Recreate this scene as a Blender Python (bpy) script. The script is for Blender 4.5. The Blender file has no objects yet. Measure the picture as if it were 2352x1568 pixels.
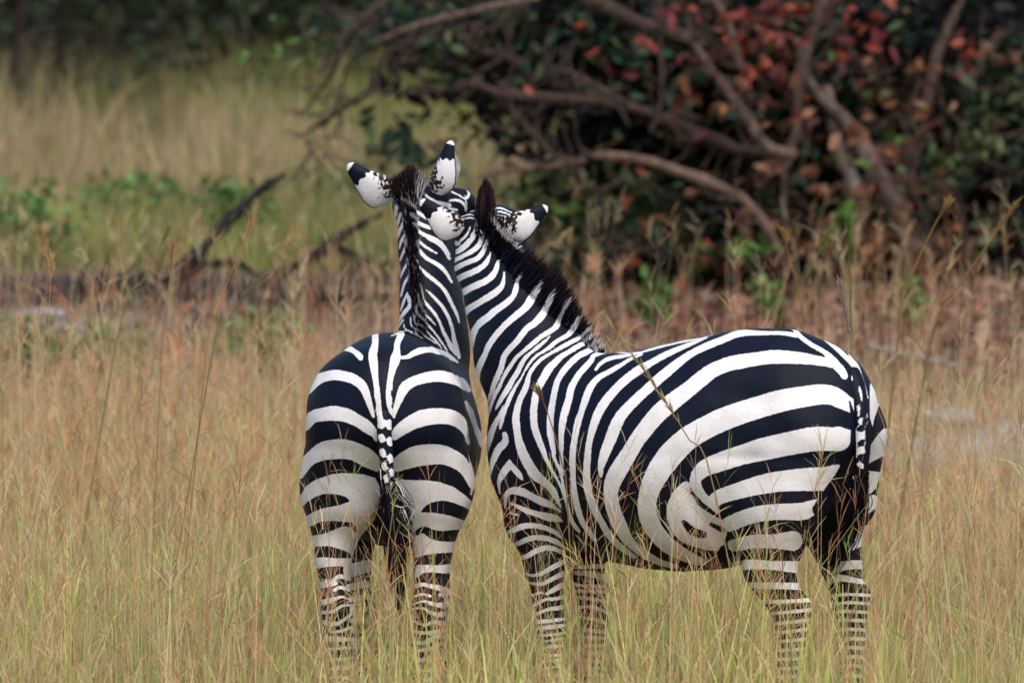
import bpy, math, random
import numpy as np
from mathutils import Vector, Matrix

# ------------------------------------------------------------------ camera, light, exposure
scene = bpy.context.scene
C = scene.collection
CAM_H, CAM_D, PITCH = 2.874, 20.0, math.radians(4.5)
cam_data = bpy.data.cameras.new("camera")
cam = bpy.data.objects.new("camera", cam_data)
C.objects.link(cam)
cam.location = (0, -CAM_D, CAM_H)
cam.rotation_euler = (math.pi/2 - PITCH, 0, 0)
cam_data.sensor_width = 36.0
cam_data.lens = 230.0
cam_data.clip_start = 0.5
cam_data.clip_end = 2000.0
cam_data.dof.use_dof = True
cam_data.dof.focus_distance = 20.0
cam_data.dof.aperture_fstop = 4.7
scene.camera = cam

SUN_EL, SUN_AZ = math.radians(60), math.radians(160)
world = bpy.data.worlds.new("World")
scene.world = world
world.use_nodes = True
wn = world.node_tree.nodes
sky = wn.new("ShaderNodeTexSky")
sky.sky_type = 'NISHITA'
sky.sun_disc = False
sky.sun_elevation = SUN_EL
sky.sun_rotation = SUN_AZ
sky.air_density = 1.0
sky.dust_density = 3.0
wn["Background"].inputs["Strength"].default_value = 0.15
world.node_tree.links.new(sky.outputs[0], wn["Background"].inputs["Color"])
sun_data = bpy.data.lights.new("sun", 'SUN')
sun_data.energy = 1.25
sun_data.angle = math.radians(45)
sun_data.color = (1.0, 0.96, 0.9)
sun = bpy.data.objects.new("sun", sun_data)
C.objects.link(sun)
# the sun stands behind the camera, over its right shoulder
_sd = Vector((math.sin(SUN_AZ)*math.cos(SUN_EL), math.cos(SUN_AZ)*math.cos(SUN_EL), math.sin(SUN_EL)))
sun.rotation_euler = _sd.to_track_quat('Z', 'Y').to_euler()

scene.render.engine = 'CYCLES'
scene.cycles.use_denoising = True
scene.cycles.max_bounces = 6
scene.cycles.diffuse_bounces = 4
scene.cycles.glossy_bounces = 2
scene.cycles.transmission_bounces = 2
scene.cycles.transparent_max_bounces = 4
scene.view_settings.view_transform = 'Standard'
scene.view_settings.look = 'None'
scene.view_settings.exposure = 0.58
scene.view_settings.gamma = 1.0

random.seed(7)
rng = np.random.default_rng(11)

# ------------------------------------------------------------------ helpers
_F, _CX, _CY = 230.0/36.0*2352, 1176.0, 784.0
_sp, _cp = math.sin(PITCH), math.cos(PITCH)

def at(px, py, Y):
    """world point at depth Y that lies on the line of sight through a spot of the survey picture"""
    dx, dy = (px-_CX)/_F, (py-_CY)/_F
    d = np.array([dx, _cp - dy*_sp, -_sp - dy*_cp])
    t = (Y + CAM_D)/d[1]
    return np.array([0, -CAM_D, CAM_H]) + d*t

def ground_at(px, py):
    dx, dy = (px-_CX)/_F, (py-_CY)/_F
    d = np.array([dx, _cp - dy*_sp, -_sp - dy*_cp])
    t = -CAM_H/d[2]
    return np.array([0, -CAM_D, CAM_H]) + d*t

def tag(o, label=None, cat=None, group=None, kind=None):
    if label: o['label'] = label
    if cat: o['category'] = cat
    if group: o['group'] = group
    if kind: o['kind'] = kind
    return o

def empty(name, loc, rz=0.0):
    o = bpy.data.objects.new(name, None)
    C.objects.link(o)
    o.location = loc
    o.rotation_euler = (0, 0, rz)
    o.empty_display_size = 0.2
    return o

def np_mesh(name, verts, faces, mat=None, parent=None, smooth=False, attrs=None, mats=None, mat_idx=None):
    """faces: (n,3) or (n,4) int array, or a list of such arrays"""
    if not isinstance(faces, list): faces = [faces]
    faces = [np.asarray(f, dtype=np.int32) for f in faces if len(f)]
    me = bpy.data.meshes.new(name)
    verts = np.asarray(verts, dtype=np.float32)
    me.vertices.add(len(verts))
    me.vertices.foreach_set('co', verts.ravel())
    loops = np.concatenate([f.ravel() for f in faces])
    sizes = np.concatenate([np.full(len(f), f.shape[1], dtype=np.int32) for f in faces])
    starts = np.concatenate([[0], np.cumsum(sizes)[:-1]]).astype(np.int32)
    me.loops.add(len(loops))
    me.loops.foreach_set('vertex_index', loops.astype(np.int32))
    me.polygons.add(len(sizes))
    me.polygons.foreach_set('loop_start', starts)
    me.polygons.foreach_set('loop_total', sizes)
    if mat_idx is not None:
        me.polygons.foreach_set('material_index', np.asarray(mat_idx, dtype=np.int32))
    if smooth:
        me.polygons.foreach_set('use_smooth', np.ones(len(sizes), dtype=bool))
    me.update(calc_edges=True)
    for k, a in (attrs or {}).items():
        a = np.asarray(a, dtype=np.float32)
        if a.ndim == 1:
            me.attributes.new(k, 'FLOAT', 'POINT').data.foreach_set('value', a)
        else:
            a4 = np.concatenate([a, np.ones((len(a), 1), np.float32)], 1)
            me.attributes.new(k, 'FLOAT_COLOR', 'POINT').data.foreach_set('color', a4.ravel())
    for m in ([mat] if mat else (mats or [])):
        me.materials.append(m)
    o = bpy.data.objects.new(name, me)
    C.objects.link(o)
    if parent: o.parent = parent
    return o

class NT:
    """small node-tree writer"""
    def __init__(self, name):
        self.m = bpy.data.materials.new(name)
        self.m.use_nodes = True
        self.t = self.m.node_tree
        self.b = self.t.nodes['Principled BSDF']
    def n(self, typ, **kw):
        x = self.t.nodes.new(typ)
        for k, v in kw.items():
            if k.startswith('i_'):
                key = k[2:]
                key = int(key) if key.isdigit() else key.replace('_', ' ')
                x.inputs[key].default_value = v
            else:
                setattr(x, k, v)
        return x
    def l(self, a, b): self.t.links.new(a, b)
    def ramp(self, fac, stops, interp='LINEAR'):
        r = self.t.nodes.new('ShaderNodeValToRGB')
        r.color_ramp.interpolation = interp
        el = r.color_ramp.elements
        while len(el) < len(stops): el.new(0.5)
        for e, (p, c) in zip(el, stops):
            e.position = p
            e.color = (c[0], c[1], c[2], 1) if len(c) == 3 else c
        if fac is not None: self.l(fac, r.inputs[0])
        return r
    def mix(self, fac, a, b, blend='MIX'):
        x = self.t.nodes.new('ShaderNodeMix')
        x.data_type = 'RGBA'; x.blend_type = blend
        for sock, v in ((x.inputs[0], fac), (x.inputs[6], a), (x.inputs[7], b)):
            if hasattr(v, 'is_linked'): self.l(v, sock)
            elif isinstance(v, (int, float)): sock.default_value = v
            else: sock.default_value = (v[0], v[1], v[2], 1)
        return x.outputs[2]
    def math(self, op, a, b=None, c=None, clamp=False):
        x = self.t.nodes.new('ShaderNodeMath'); x.operation = op; x.use_clamp = clamp
        for i, v in enumerate((a, b, c)):
            if v is None: continue
            if hasattr(v, 'is_linked'): self.l(v, x.inputs[i])
            else: x.inputs[i].default_value = v
        return x.outputs[0]

# ------------------------------------------------------------------ implicit bodies: elliptic capsules blended into one skin
def nrm(v):
    v = np.asarray(v, float)
    return v/np.linalg.norm(v)

class Body:
    def __init__(self, h):
        self.p = []; self.h = h
    def cap(self, A, B, ra, rb, u=(0, 1, 0), k=0.03):
        A = np.asarray(A, float); B = np.asarray(B, float)
        ra = (ra, ra) if np.isscalar(ra) else ra
        rb = (rb, rb) if np.isscalar(rb) else rb
        self.p.append((A, B, np.array(ra, float), np.array(rb, float), np.asarray(u, float), k))
    def chain(self, pts, rads, u=(0, 1, 0), k=0.03):
        us = u if isinstance(u, list) else [u]*(len(pts)-1)
        for i in range(len(pts)-1):
            self.cap(pts[i], pts[i+1], rads[i], rads[i+1], us[i], k)
    def spine(self, pts, rads, n=18, k=.02):
        P = catmull(np.concatenate([np.asarray(pts, float), np.asarray(rads, float)], 1), n)
        for i in range(n-1): self.cap(P[i, :3], P[i+1, :3], P[i, 3:], P[i+1, 3:], k=k)
    def mesh(self):
        h = self.h
        lo = np.min([np.minimum(A, B) - max(ra.max(), rb.max()) for A, B, ra, rb, u, k in self.p], 0) - 0.06
        hi = np.max([np.maximum(A, B) + max(ra.max(), rb.max()) for A, B, ra, rb, u, k in self.p], 0) + 0.06
        n = np.ceil((hi-lo)/h).astype(int) + 1
        D = np.full(n, 0.5, np.float32)
        for A, B, ra, rb, u, k in self.p:
            R = max(ra.max(), rb.max()) + 2*k + 3*h
            i0 = np.maximum(np.floor((np.minimum(A, B)-R-lo)/h).astype(int), 0)
            i1 = np.minimum(np.ceil((np.maximum(A, B)+R-lo)/h).astype(int)+1, n)
            ax = [lo[d] + h*np.arange(i0[d], i1[d]) for d in range(3)]
            X, Y, Z = np.meshgrid(*ax, indexing='ij')
            w = B-A; L = np.linalg.norm(w)
            w = w/L if L > 1e-6 else np.array([0, 0, 1.0])
            uu = u - w*np.dot(u, w); uu = uu/np.linalg.norm(uu)
            vv = np.cross(w, uu)
            px, py, pz = X-A[0], Y-A[1], Z-A[2]
            t = px*w[0]+py*w[1]+pz*w[2]
            tc = np.clip(t/max(L, 1e-6), 0, 1)
            a = px*uu[0]+py*uu[1]+pz*uu[2]
            b = px*vv[0]+py*vv[1]+pz*vv[2]
            e = t - tc*L
            ru = ra[0]+(rb[0]-ra[0])*tc; rv = ra[1]+(rb[1]-ra[1])*tc; rw = (ru+rv)/2
            k0 = np.sqrt((a/ru)**2+(b/rv)**2+(e/rw)**2)
            k1 = np.sqrt((a/ru**2)**2+(b/rv**2)**2+(e/rw**2)**2)+1e-9
            d = np.where(k0 < 1e-4, -np.minimum(ru, rv), k0*(k0-1)/k1)
            s = D[i0[0]:i1[0], i0[1]:i1[1], i0[2]:i1[2]]
            hh = np.maximum(k-np.abs(s-d), 0)/k
            s[...] = np.minimum(s, d) - hh*hh*k*0.25
        return surface_net(D, lo, h)

def surface_net(D, lo, h):
    S = D < 0
    n = D.shape
    c = np.zeros((n[0]-1, n[1]-1, n[2]-1), np.int8)
    for i in (0, 1):
        for j in (0, 1):
            for k in (0, 1):
                c += S[i:n[0]-1+i, j:n[1]-1+j, k:n[2]-1+k]
    act = (c > 0) & (c < 8)
    idx = np.full(act.shape, -1, np.int32)
    I = np.argwhere(act)
    idx[act] = np.arange(len(I))
    acc = np.zeros((len(I), 3)); cnt = np.zeros(len(I))
    corners = [(i, j, k) for i in (0, 1) for j in (0, 1) for k in (0, 1)]
    for a in corners:
        for d in range(3):
            if a[d] == 1: continue
            b = list(a); b[d] = 1
            va = D[I[:, 0]+a[0], I[:, 1]+a[1], I[:, 2]+a[2]]
            vb = D[I[:, 0]+b[0], I[:, 1]+b[1], I[:, 2]+b[2]]
            m = (va < 0) != (vb < 0)
            t = np.where(m, va/np.where(m, va-vb, 1), 0)
            p = np.tile(np.array(a, float), (len(I), 1)); p[:, d] = t
            acc[m] += p[m]; cnt[m] += 1
    V = lo + h*(I + acc/cnt[:, None])
    faces = []
    for d in range(3):
        e, f = (d+1) % 3, (d+2) % 3
        sl0 = [slice(0, n[0]-1), slice(0, n[1]-1), slice(0, n[2]-1)]
        a = [slice(None)]*3; b = [slice(None)]*3
        a[d] = slice(0, n[d]-1); b[d] = slice(1, n[d])
        ch = S[tuple(a)] != S[tuple(b)]
        q = np.argwhere(ch)
        q = q[(q[:, e] > 0) & (q[:, f] > 0) & (q[:, e] < n[e]-1) & (q[:, f] < n[f]-1)]
        ins = S[q[:, 0], q[:, 1], q[:, 2]]
        def cell(de, df):
            r = q.copy(); r[:, e] -= de; r[:, f] -= df
            return idx[r[:, 0], r[:, 1], r[:, 2]]
        quad = np.stack([cell(1, 1), cell(0, 1), cell(0, 0), cell(1, 0)], 1)
        quad[~ins] = quad[~ins][:, ::-1]
        faces.append(quad)
    F = np.concatenate(faces)
    return V, F

def relax(V, F, it=4, lam=0.5):
    n = len(V)
    e = np.concatenate([F[:, [0, 1]], F[:, [1, 2]], F[:, [2, 3]], F[:, [3, 0]]])
    deg = np.bincount(e[:, 0], minlength=n) + np.bincount(e[:, 1], minlength=n)
    for i in range(it):
        for l in (lam, -lam*1.02):
            s = np.zeros_like(V)
            for d in range(3):
                s[:, d] = np.bincount(e[:, 0], V[e[:, 1], d], n) + np.bincount(e[:, 1], V[e[:, 0], d], n)
            V = V + l*(s/deg[:, None] - V)
    return V

def subdivide(V, F):
    """one Catmull-Clark-like split (face points, edge mids, light smoothing)"""
    n = len(V)
    e = np.concatenate([F[:, [0, 1]], F[:, [1, 2]], F[:, [2, 3]], F[:, [3, 0]]])
    es = np.sort(e, 1)
    key = es[:, 0].astype(np.int64)*n + es[:, 1]
    uk, inv = np.unique(key, return_inverse=True)
    ea, eb = uk//n, uk % n
    fp = V[F].mean(1)
    nf = len(F)
    fpsum = np.zeros((len(uk), 3)); cnt = np.bincount(inv, minlength=len(uk))
    fi = np.tile(np.arange(nf), 4)
    for d in range(3): fpsum[:, d] = np.bincount(inv, fp[fi, d], len(uk))
    mid = (V[ea]+V[eb])/2
    ep = np.where((cnt == 2)[:, None], (V[ea]+V[eb]+fpsum)/4, mid)
    val = np.bincount(ea, minlength=n)+np.bincount(eb, minlength=n)
    Q = np.zeros((n, 3)); R = np.zeros((n, 3)); fv = np.bincount(F.ravel(), minlength=n)
    for d in range(3):
        Q[:, d] = np.bincount(F.ravel(), np.repeat(fp[:, d], 4), n)/np.maximum(fv, 1)
        R[:, d] = (np.bincount(ea, mid[:, d], n)+np.bincount(eb, mid[:, d], n))/np.maximum(val, 1)
    nv = np.maximum(val, 3)[:, None]
    VP = (Q + 2*R + (nv-3)*V)/nv
    ei = inv.reshape(4, nf).T + n
    fpi = np.arange(nf) + n + len(uk)
    out = []
    for k in range(4):
        out.append(np.stack([F[:, k], ei[:, k], fpi, ei[:, (k+3) % 4]], 1))
    return np.concatenate([VP, ep, fp]), np.concatenate(out)

def vnormals(V, F):
    fn = np.cross(V[F[:, 2]]-V[F[:, 0]], V[F[:, 3 if F.shape[1] == 4 else 2]]-V[F[:, 1]])
    N = np.zeros_like(V)
    for d in range(3):
        N[:, d] = np.bincount(F.ravel(), np.repeat(fn[:, d], F.shape[1]), len(V))
    return N/np.maximum(np.linalg.norm(N, axis=1, keepdims=True), 1e-9)
# ------------------------------------------------------------------ zebras
class Frame:
    """heading frame of one animal: x forward, y to its left, z up"""
    def __init__(self, origin, heading):
        self.o = np.asarray(origin, float); self.h = heading
        self.f = np.array([math.cos(heading), math.sin(heading), 0])
        self.l = np.array([-math.sin(heading), math.cos(heading), 0])
        self.R = np.stack([self.f, self.l, [0, 0, 1.0]], 1)
    def loc(self, w): return (np.asarray(w, float)-self.o) @ self.R
    def wld(self, p): return np.asarray(p, float) @ self.R.T + self.o
    def at(self, px, py, Y): return self.loc(at(px, py, Y))
    def vec(self, v): return np.asarray(v, float) @ self.R

def picture_xy(P):
    """where world points fall in the survey picture"""
    q = P - np.array([0, -CAM_D, CAM_H])
    dep = q[:, 1]*_cp - q[:, 2]*_sp
    up = q[:, 1]*_sp + q[:, 2]*_cp
    return _CX + _F*q[:, 0]/dep, _CY - _F*up/dep

def catmull(P, n):
    P = np.asarray(P, float)
    Q = np.concatenate([[2*P[0]-P[1]], P, [2*P[-1]-P[-2]]])
    t = np.linspace(0, len(P)-1-1e-6, n)
    i = t.astype(int); f = (t-i)[:, None]
    a, b, c, d = Q[i], Q[i+1], Q[i+2], Q[i+3]
    return 0.5*(2*b+(c-a)*f+(2*a-5*b+4*c-d)*f**2+(3*b-a-3*c+d)*f**3)

def ear(base, tip, back, flip, lo=1.0, n=28, m=19):
    """a cupped ear with a fuller lower lobe; back = direction its rounded back faces. Returns V, F, (u, side) per vertex"""
    base = np.asarray(base); tip = np.asarray(tip)
    ax = tip-base; L = np.linalg.norm(ax); ax = ax/L
    bk = np.asarray(back, float); bk = bk-ax*np.dot(bk, ax); bk = bk/np.linalg.norm(bk)
    sd = np.cross(ax, bk)
    u = np.linspace(0, 1, n)
    pu = L*np.interp(u, [0, .12, .3, .5, .66, .85, .95, 1], [.13, .20, .215, .165, .135, .115, .085, .015])
    pl = L*lo*np.interp(u, [0, .08, .16, .27, .42, .6, .78, .9, .97, 1], [.13, .26, .37, .41, .385, .29, .19, .13, .08, .015])
    ang = np.linspace(-1.5, 1.5, m)
    V = []; U = []
    for inner in (0, 1):
        for i in range(n):
            for a in ang:
                low = a*flip > 0
                r = pl[i] if low else pu[i]
                deep = .5*(pu[i]+pl[i])
                off = sd*math.sin(a)*r + bk*(math.cos(a)-.3)*deep*.62
                p = base + ax*L*u[i] + off + bk*(0.014*math.sin(u[i]*3.1))
                if inner: p = p - (sd*math.sin(a)*.6+bk*math.cos(a))*0.005*min(1, 4*(1-u[i])+.1)
                V.append(p); U.append((u[i], a/1.5, inner))
    V = np.array(V); U = np.array(U)
    F = []
    for inner in (0, 1):
        o = inner*n*m
        for i in range(n-1):
            for j in range(m-1):
                q = [o+i*m+j, o+i*m+j+1, o+(i+1)*m+j+1, o+(i+1)*m+j]
                F.append(q if not inner else q[::-1])
    o = n*m
    for i in range(n-1):
        for j, s in ((0, 1), (m-1, -1)):
            q = [i*m+j, (i+1)*m+j, o+(i+1)*m+j, o+i*m+j]
            F.append(q if s > 0 else q[::-1])
    for j in range(m-1):
        F.append([(n-1)*m+j, (n-1)*m+j+1, o+(n-1)*m+j+1, o+(n-1)*m+j])
    return V, np.array(F), U

# --- zebra A: the right one, seen from its left and a little from behind
FA = Frame((at(1560, 784, 0)[0], 0, 0), math.pi - math.radians(27))
def bodyA():
    b = Body(0.011)
    # trunk
    b.spine([(-.49, 0, 1.105), (-.43, 0, 1.088), (-.33, 0, 1.055), (-.17, 0, .978), (.0, 0, .942), (.2, 0, .936), (.38, 0, .966), (.45, 0, .99)],
            [(.14, .17), (.195, .235), (.24, .30), (.30, .346), (.325, .342), (.30, .318), (.225, .27), (.15, .20)])
    # haunches and hind legs: hip, stifle, hock, fetlock, hoof
    for sg, hock, fet, gas in ((1, (-.455, .16, .50), (-.44, .16, .20), (-.385, .165, .63)), (-1, (-.51, -.15, .50), (-.515, -.15, .20), (-.475, -.145, .64))):
        sh = 0 if sg > 0 else -.06
        b.cap((-.43+sh*.3, sg*.125, 1.05), (-.39+sh*.6, sg*.155, .83), (.115, .18), (.10, .145), k=.05)
        b.cap((-.525+sh*.4, sg*.10, 1.02), (-.47+sh*.8, sg*.13, .82), (.08, .08), (.07, .07), k=.05)
        b.cap((-.39+sh*.6, sg*.155, .83), gas, (.10, .145), (.056, .08 if sg > 0 else .066), k=.04)
        b.cap(gas, hock, (.055, .078 if sg > 0 else .062), (.042, .052), k=.03)
        b.cap((hock[0]-.03, hock[1], hock[2]+.03), (hock[0]-.01, hock[1], hock[2]-.06), (.03, .035), (.03, .03), k=.03)
        b.cap(hock, (fet[0], fet[1], fet[2]+.05), (.042, .052), (.03, .034), k=.02)
        b.cap((fet[0], fet[1], fet[2]+.05), fet, (.03, .034), (.036, .043), k=.02)
        b.cap(fet, (fet[0]+.05, fet[1], .07), (.032, .036), (.034, .036), k=.02)
    # shoulders and front legs
    for sg, el, kn, fet in ((1, (.425, .145, .74), (.365, .145, .42), (.36, .145, .2)), (-1, (.40, -.14, .72), (.36, -.14, .42), (.365, -.14, .2))):
        b.cap((.42, sg*.12, 1.02), (.435, sg*.14, .88), (.085, .135), (.08, .12), k=.05)
        b.cap((.435, sg*.14, .88), el, (.075, .115), (.07, .09), k=.045)
        b.cap(el, (.39, el[1], .60), (.066, .088), (.048, .058), k=.03)
        b.cap((.39, el[1], .60), kn, (.048, .056), (.04, .044), k=.03)
        b.cap(kn, (fet[0], fet[1], fet[2]+.05), (.04, .042), (.027, .03), k=.02)
        b.cap((fet[0], fet[1], fet[2]+.05), fet, (.028, .03), (.034, .038), k=.02)
        b.cap(fet, (fet[0]+.045, fet[1], .07), (.03, .034), (.033, .034), k=.02)
    # neck
    A = FA.at
    crest = [A(1265, 925, .20), A(1206, 800, .27), A(1158, 700, .36), A(1110, 610, .45), A(1108, 545, .50)]
    rad = [(.13, .195), (.115, .165), (.095, .122), (.075, .082), (.072, .076)]
    for i in range(4):
        ax = crest[i+1]-crest[i]
        side = np.cross(ax, FA.vec((1, -.45 - .3*i, .2)))   # lateral axis of the neck
        b.cap(crest[i], crest[i+1], rad[i], rad[i+1], side, k=.05)
    # head, pointing away from the camera and slightly to the right
    po = A(1108, 545, .50); hd = FA.vec(nrm((.22, .95, -.10))); sd = np.cross(hd, (0, 0, 1)); sd /= np.linalg.norm(sd); up = np.cross(sd, hd)
    b.cap(po+up*.01, po+hd*.17+up*.035, (.082, .07), (.092, .065), sd, k=.04)
    b.cap(po+hd*.17+up*.035, po+hd*.46-up*.03, (.085, .065), (.05, .055), sd, k=.04)
    b.cap(po+hd*.08-up*.07, po+hd*.22-up*.08, (.06, .09), (.055, .075), sd, k=.05)
    b.cap(po+hd*.44-up*.04, po+hd*.50-up*.05, (.055, .06), (.05, .05), sd, k=.03)
    for s in (-1, 1):
        b.cap(po+hd*.15+sd*s*.075+up*.05, po+hd*.20+sd*s*.072+up*.04, .03, .028, sd, k=.03)
        b.cap(po+hd*.03+sd*s*.06+up*.02, po+hd*.04+sd*s*.075+up*.035, .035, .03, sd, k=.03)   # ear roots
    V, F = b.mesh()
    V = relax(V, F, 5)
    V, F = subdivide(V, F)
    head = (po, hd, sd, up)
    ears = []
    ears.append(ear(A(1062, 529, .45), A(965, 460, .43), FA.vec((.1, -1, .10)), -1))
    ears.append(ear(A(1155, 527, .45), A(1258, 475, .46), FA.vec((-.1, -1, .10)), 1))
    return V, F, head, ears, crest, rad

# --- zebra B: the left one, seen from behind
FB = Frame((-.367, .50, 0), math.pi/2 - math.radians(3.0))
def bodyB():
    b = Body(0.011)
    b.spine([(-.46, 0, 1.09), (-.25, 0, 1.03), (.0, 0, .94), (.22, 0, .945), (.43, 0, .965), (.53, 0, 1.0)],
            [(.20, .205), (.235, .275), (.255, .32), (.25, .30), (.20, .265), (.15, .19)])
    for sg, hock, fet, gas in ((1, (-.50, .145, .475), (-.48, .135, .19), (-.42, .165, .62)), (-1, (-.50, -.13, .465), (-.47, -.12, .19), (-.42, -.14, .60))):
        b.cap((-.44, sg*.108, 1.09), (-.38, sg*.148, .84), (.13, .17), (.115, .15), k=.05)
        b.cap((-.52, sg*.105, 1.04), (-.46, sg*.13, .82), (.105, .10), (.10, .09), k=.06)
        b.cap((-.38, sg*.148, .84), gas, (.112, .145), (.05, .085), k=.04)
        b.cap(gas, hock, (.048, .082), (.043, .055), k=.03)
        b.cap((hock[0]-.03, hock[1], hock[2]+.03), (hock[0]-.01, hock[1], hock[2]-.06), (.034, .035), (.034, .03), k=.03)
        b.cap(hock, (fet[0], fet[1], fet[2]+.05), (.045, .052), (.036, .036), k=.02)
        b.cap((fet[0], fet[1], fet[2]+.05), fet, (.034, .034), (.04, .043), k=.02)
        b.cap(fet, (fet[0]+.05, fet[1], .07), (.034, .036), (.036, .036), k=.02)
    for sg, el, kn, fet in ((1, (.42, .145, .74), (.38, .15, .42), (.37, .15, .2)), (-1, (.40, -.11, .72), (.36, -.105, .42), (.365, -.105, .2))):
        b.cap((.44, sg*.12, 1.02), (.47, sg*.14, .86), (.09, .15), (.08, .13), k=.06)
        b.cap((.47, sg*.14, .86), el, (.08, .125), (.07, .092), k=.05)
        b.cap(el, (.39, el[1], .60), (.066, .088), (.048, .058), k=.03)
        b.cap((.39, el[1], .60), kn, (.048, .056), (.04, .044), k=.03)
        b.cap(kn, (fet[0], fet[1], fet[2]+.05), (.04, .042), (.027, .03), k=.02)
        b.cap((fet[0], fet[1], fet[2]+.05), fet, (.028, .03), (.034, .038), k=.02)
        b.cap(fet, (fet[0]+.045, fet[1], .07), (.03, .034), (.033, .034), k=.02)
    A = FB.at
    crest = [A(1000, 880, 1.02), A(998, 770, 1.06), A(990, 690, 1.10), A(978, 580, 1.16), A(962, 485, 1.20)]
    rad = [(.10, .20), (.095, .175), (.086, .145), (.076, .115), (.066, .09)]
    for i in range(4):
        side = FB.vec((1.0, -.25, 0))
        b.cap(crest[i], crest[i+1], rad[i], rad[i+1], side, k=.05)
    po = A(962, 480, 1.22); hd = FB.vec(nrm((.50, .80, -.22))); sd = np.cross(hd, FB.vec((-.18, .0, 1))); sd /= np.linalg.norm(sd); up = np.cross(sd, hd)
    b.cap(po+up*.0, po+hd*.17+up*.03, (.08, .07), (.09, .065), sd, k=.04)
    b.cap(po+hd*.17+up*.03, po+hd*.46-up*.0, (.085, .065), (.052, .055), sd, k=.04)
    b.cap(po+hd*.08-up*.07, po+hd*.22-up*.08, (.06, .09), (.055, .075), sd, k=.05)
    b.cap(po+hd*.44-up*.01, po+hd*.50-up*.02, (.055, .06), (.05, .05), sd, k=.03)
    for s in (-1, 1):
        b.cap(po+hd*.15+sd*s*.075+up*.05, po+hd*.20+sd*s*.072+up*.04, .03, .028, sd, k=.03)
        b.cap(po+hd*.0+sd*s*.06+up*.02, po+hd*.01+sd*s*.075+up*.035, .035, .03, sd, k=.03)
    V, F = b.mesh()
    V = relax(V, F, 5)
    V, F = subdivide(V, F)
    ears = []
    ears.append(ear(A(908, 450, 1.16), A(798, 378, 1.14), FB.vec((.05, -1, -.1)), -1))
    ears.append(ear(A(1006, 446, 1.14), A(1038, 323, 1.13), FB.vec((-.2, -1, .1)), 1, .66))
    return V, F, (po, hd, sd, up), ears, crest, rad
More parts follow.
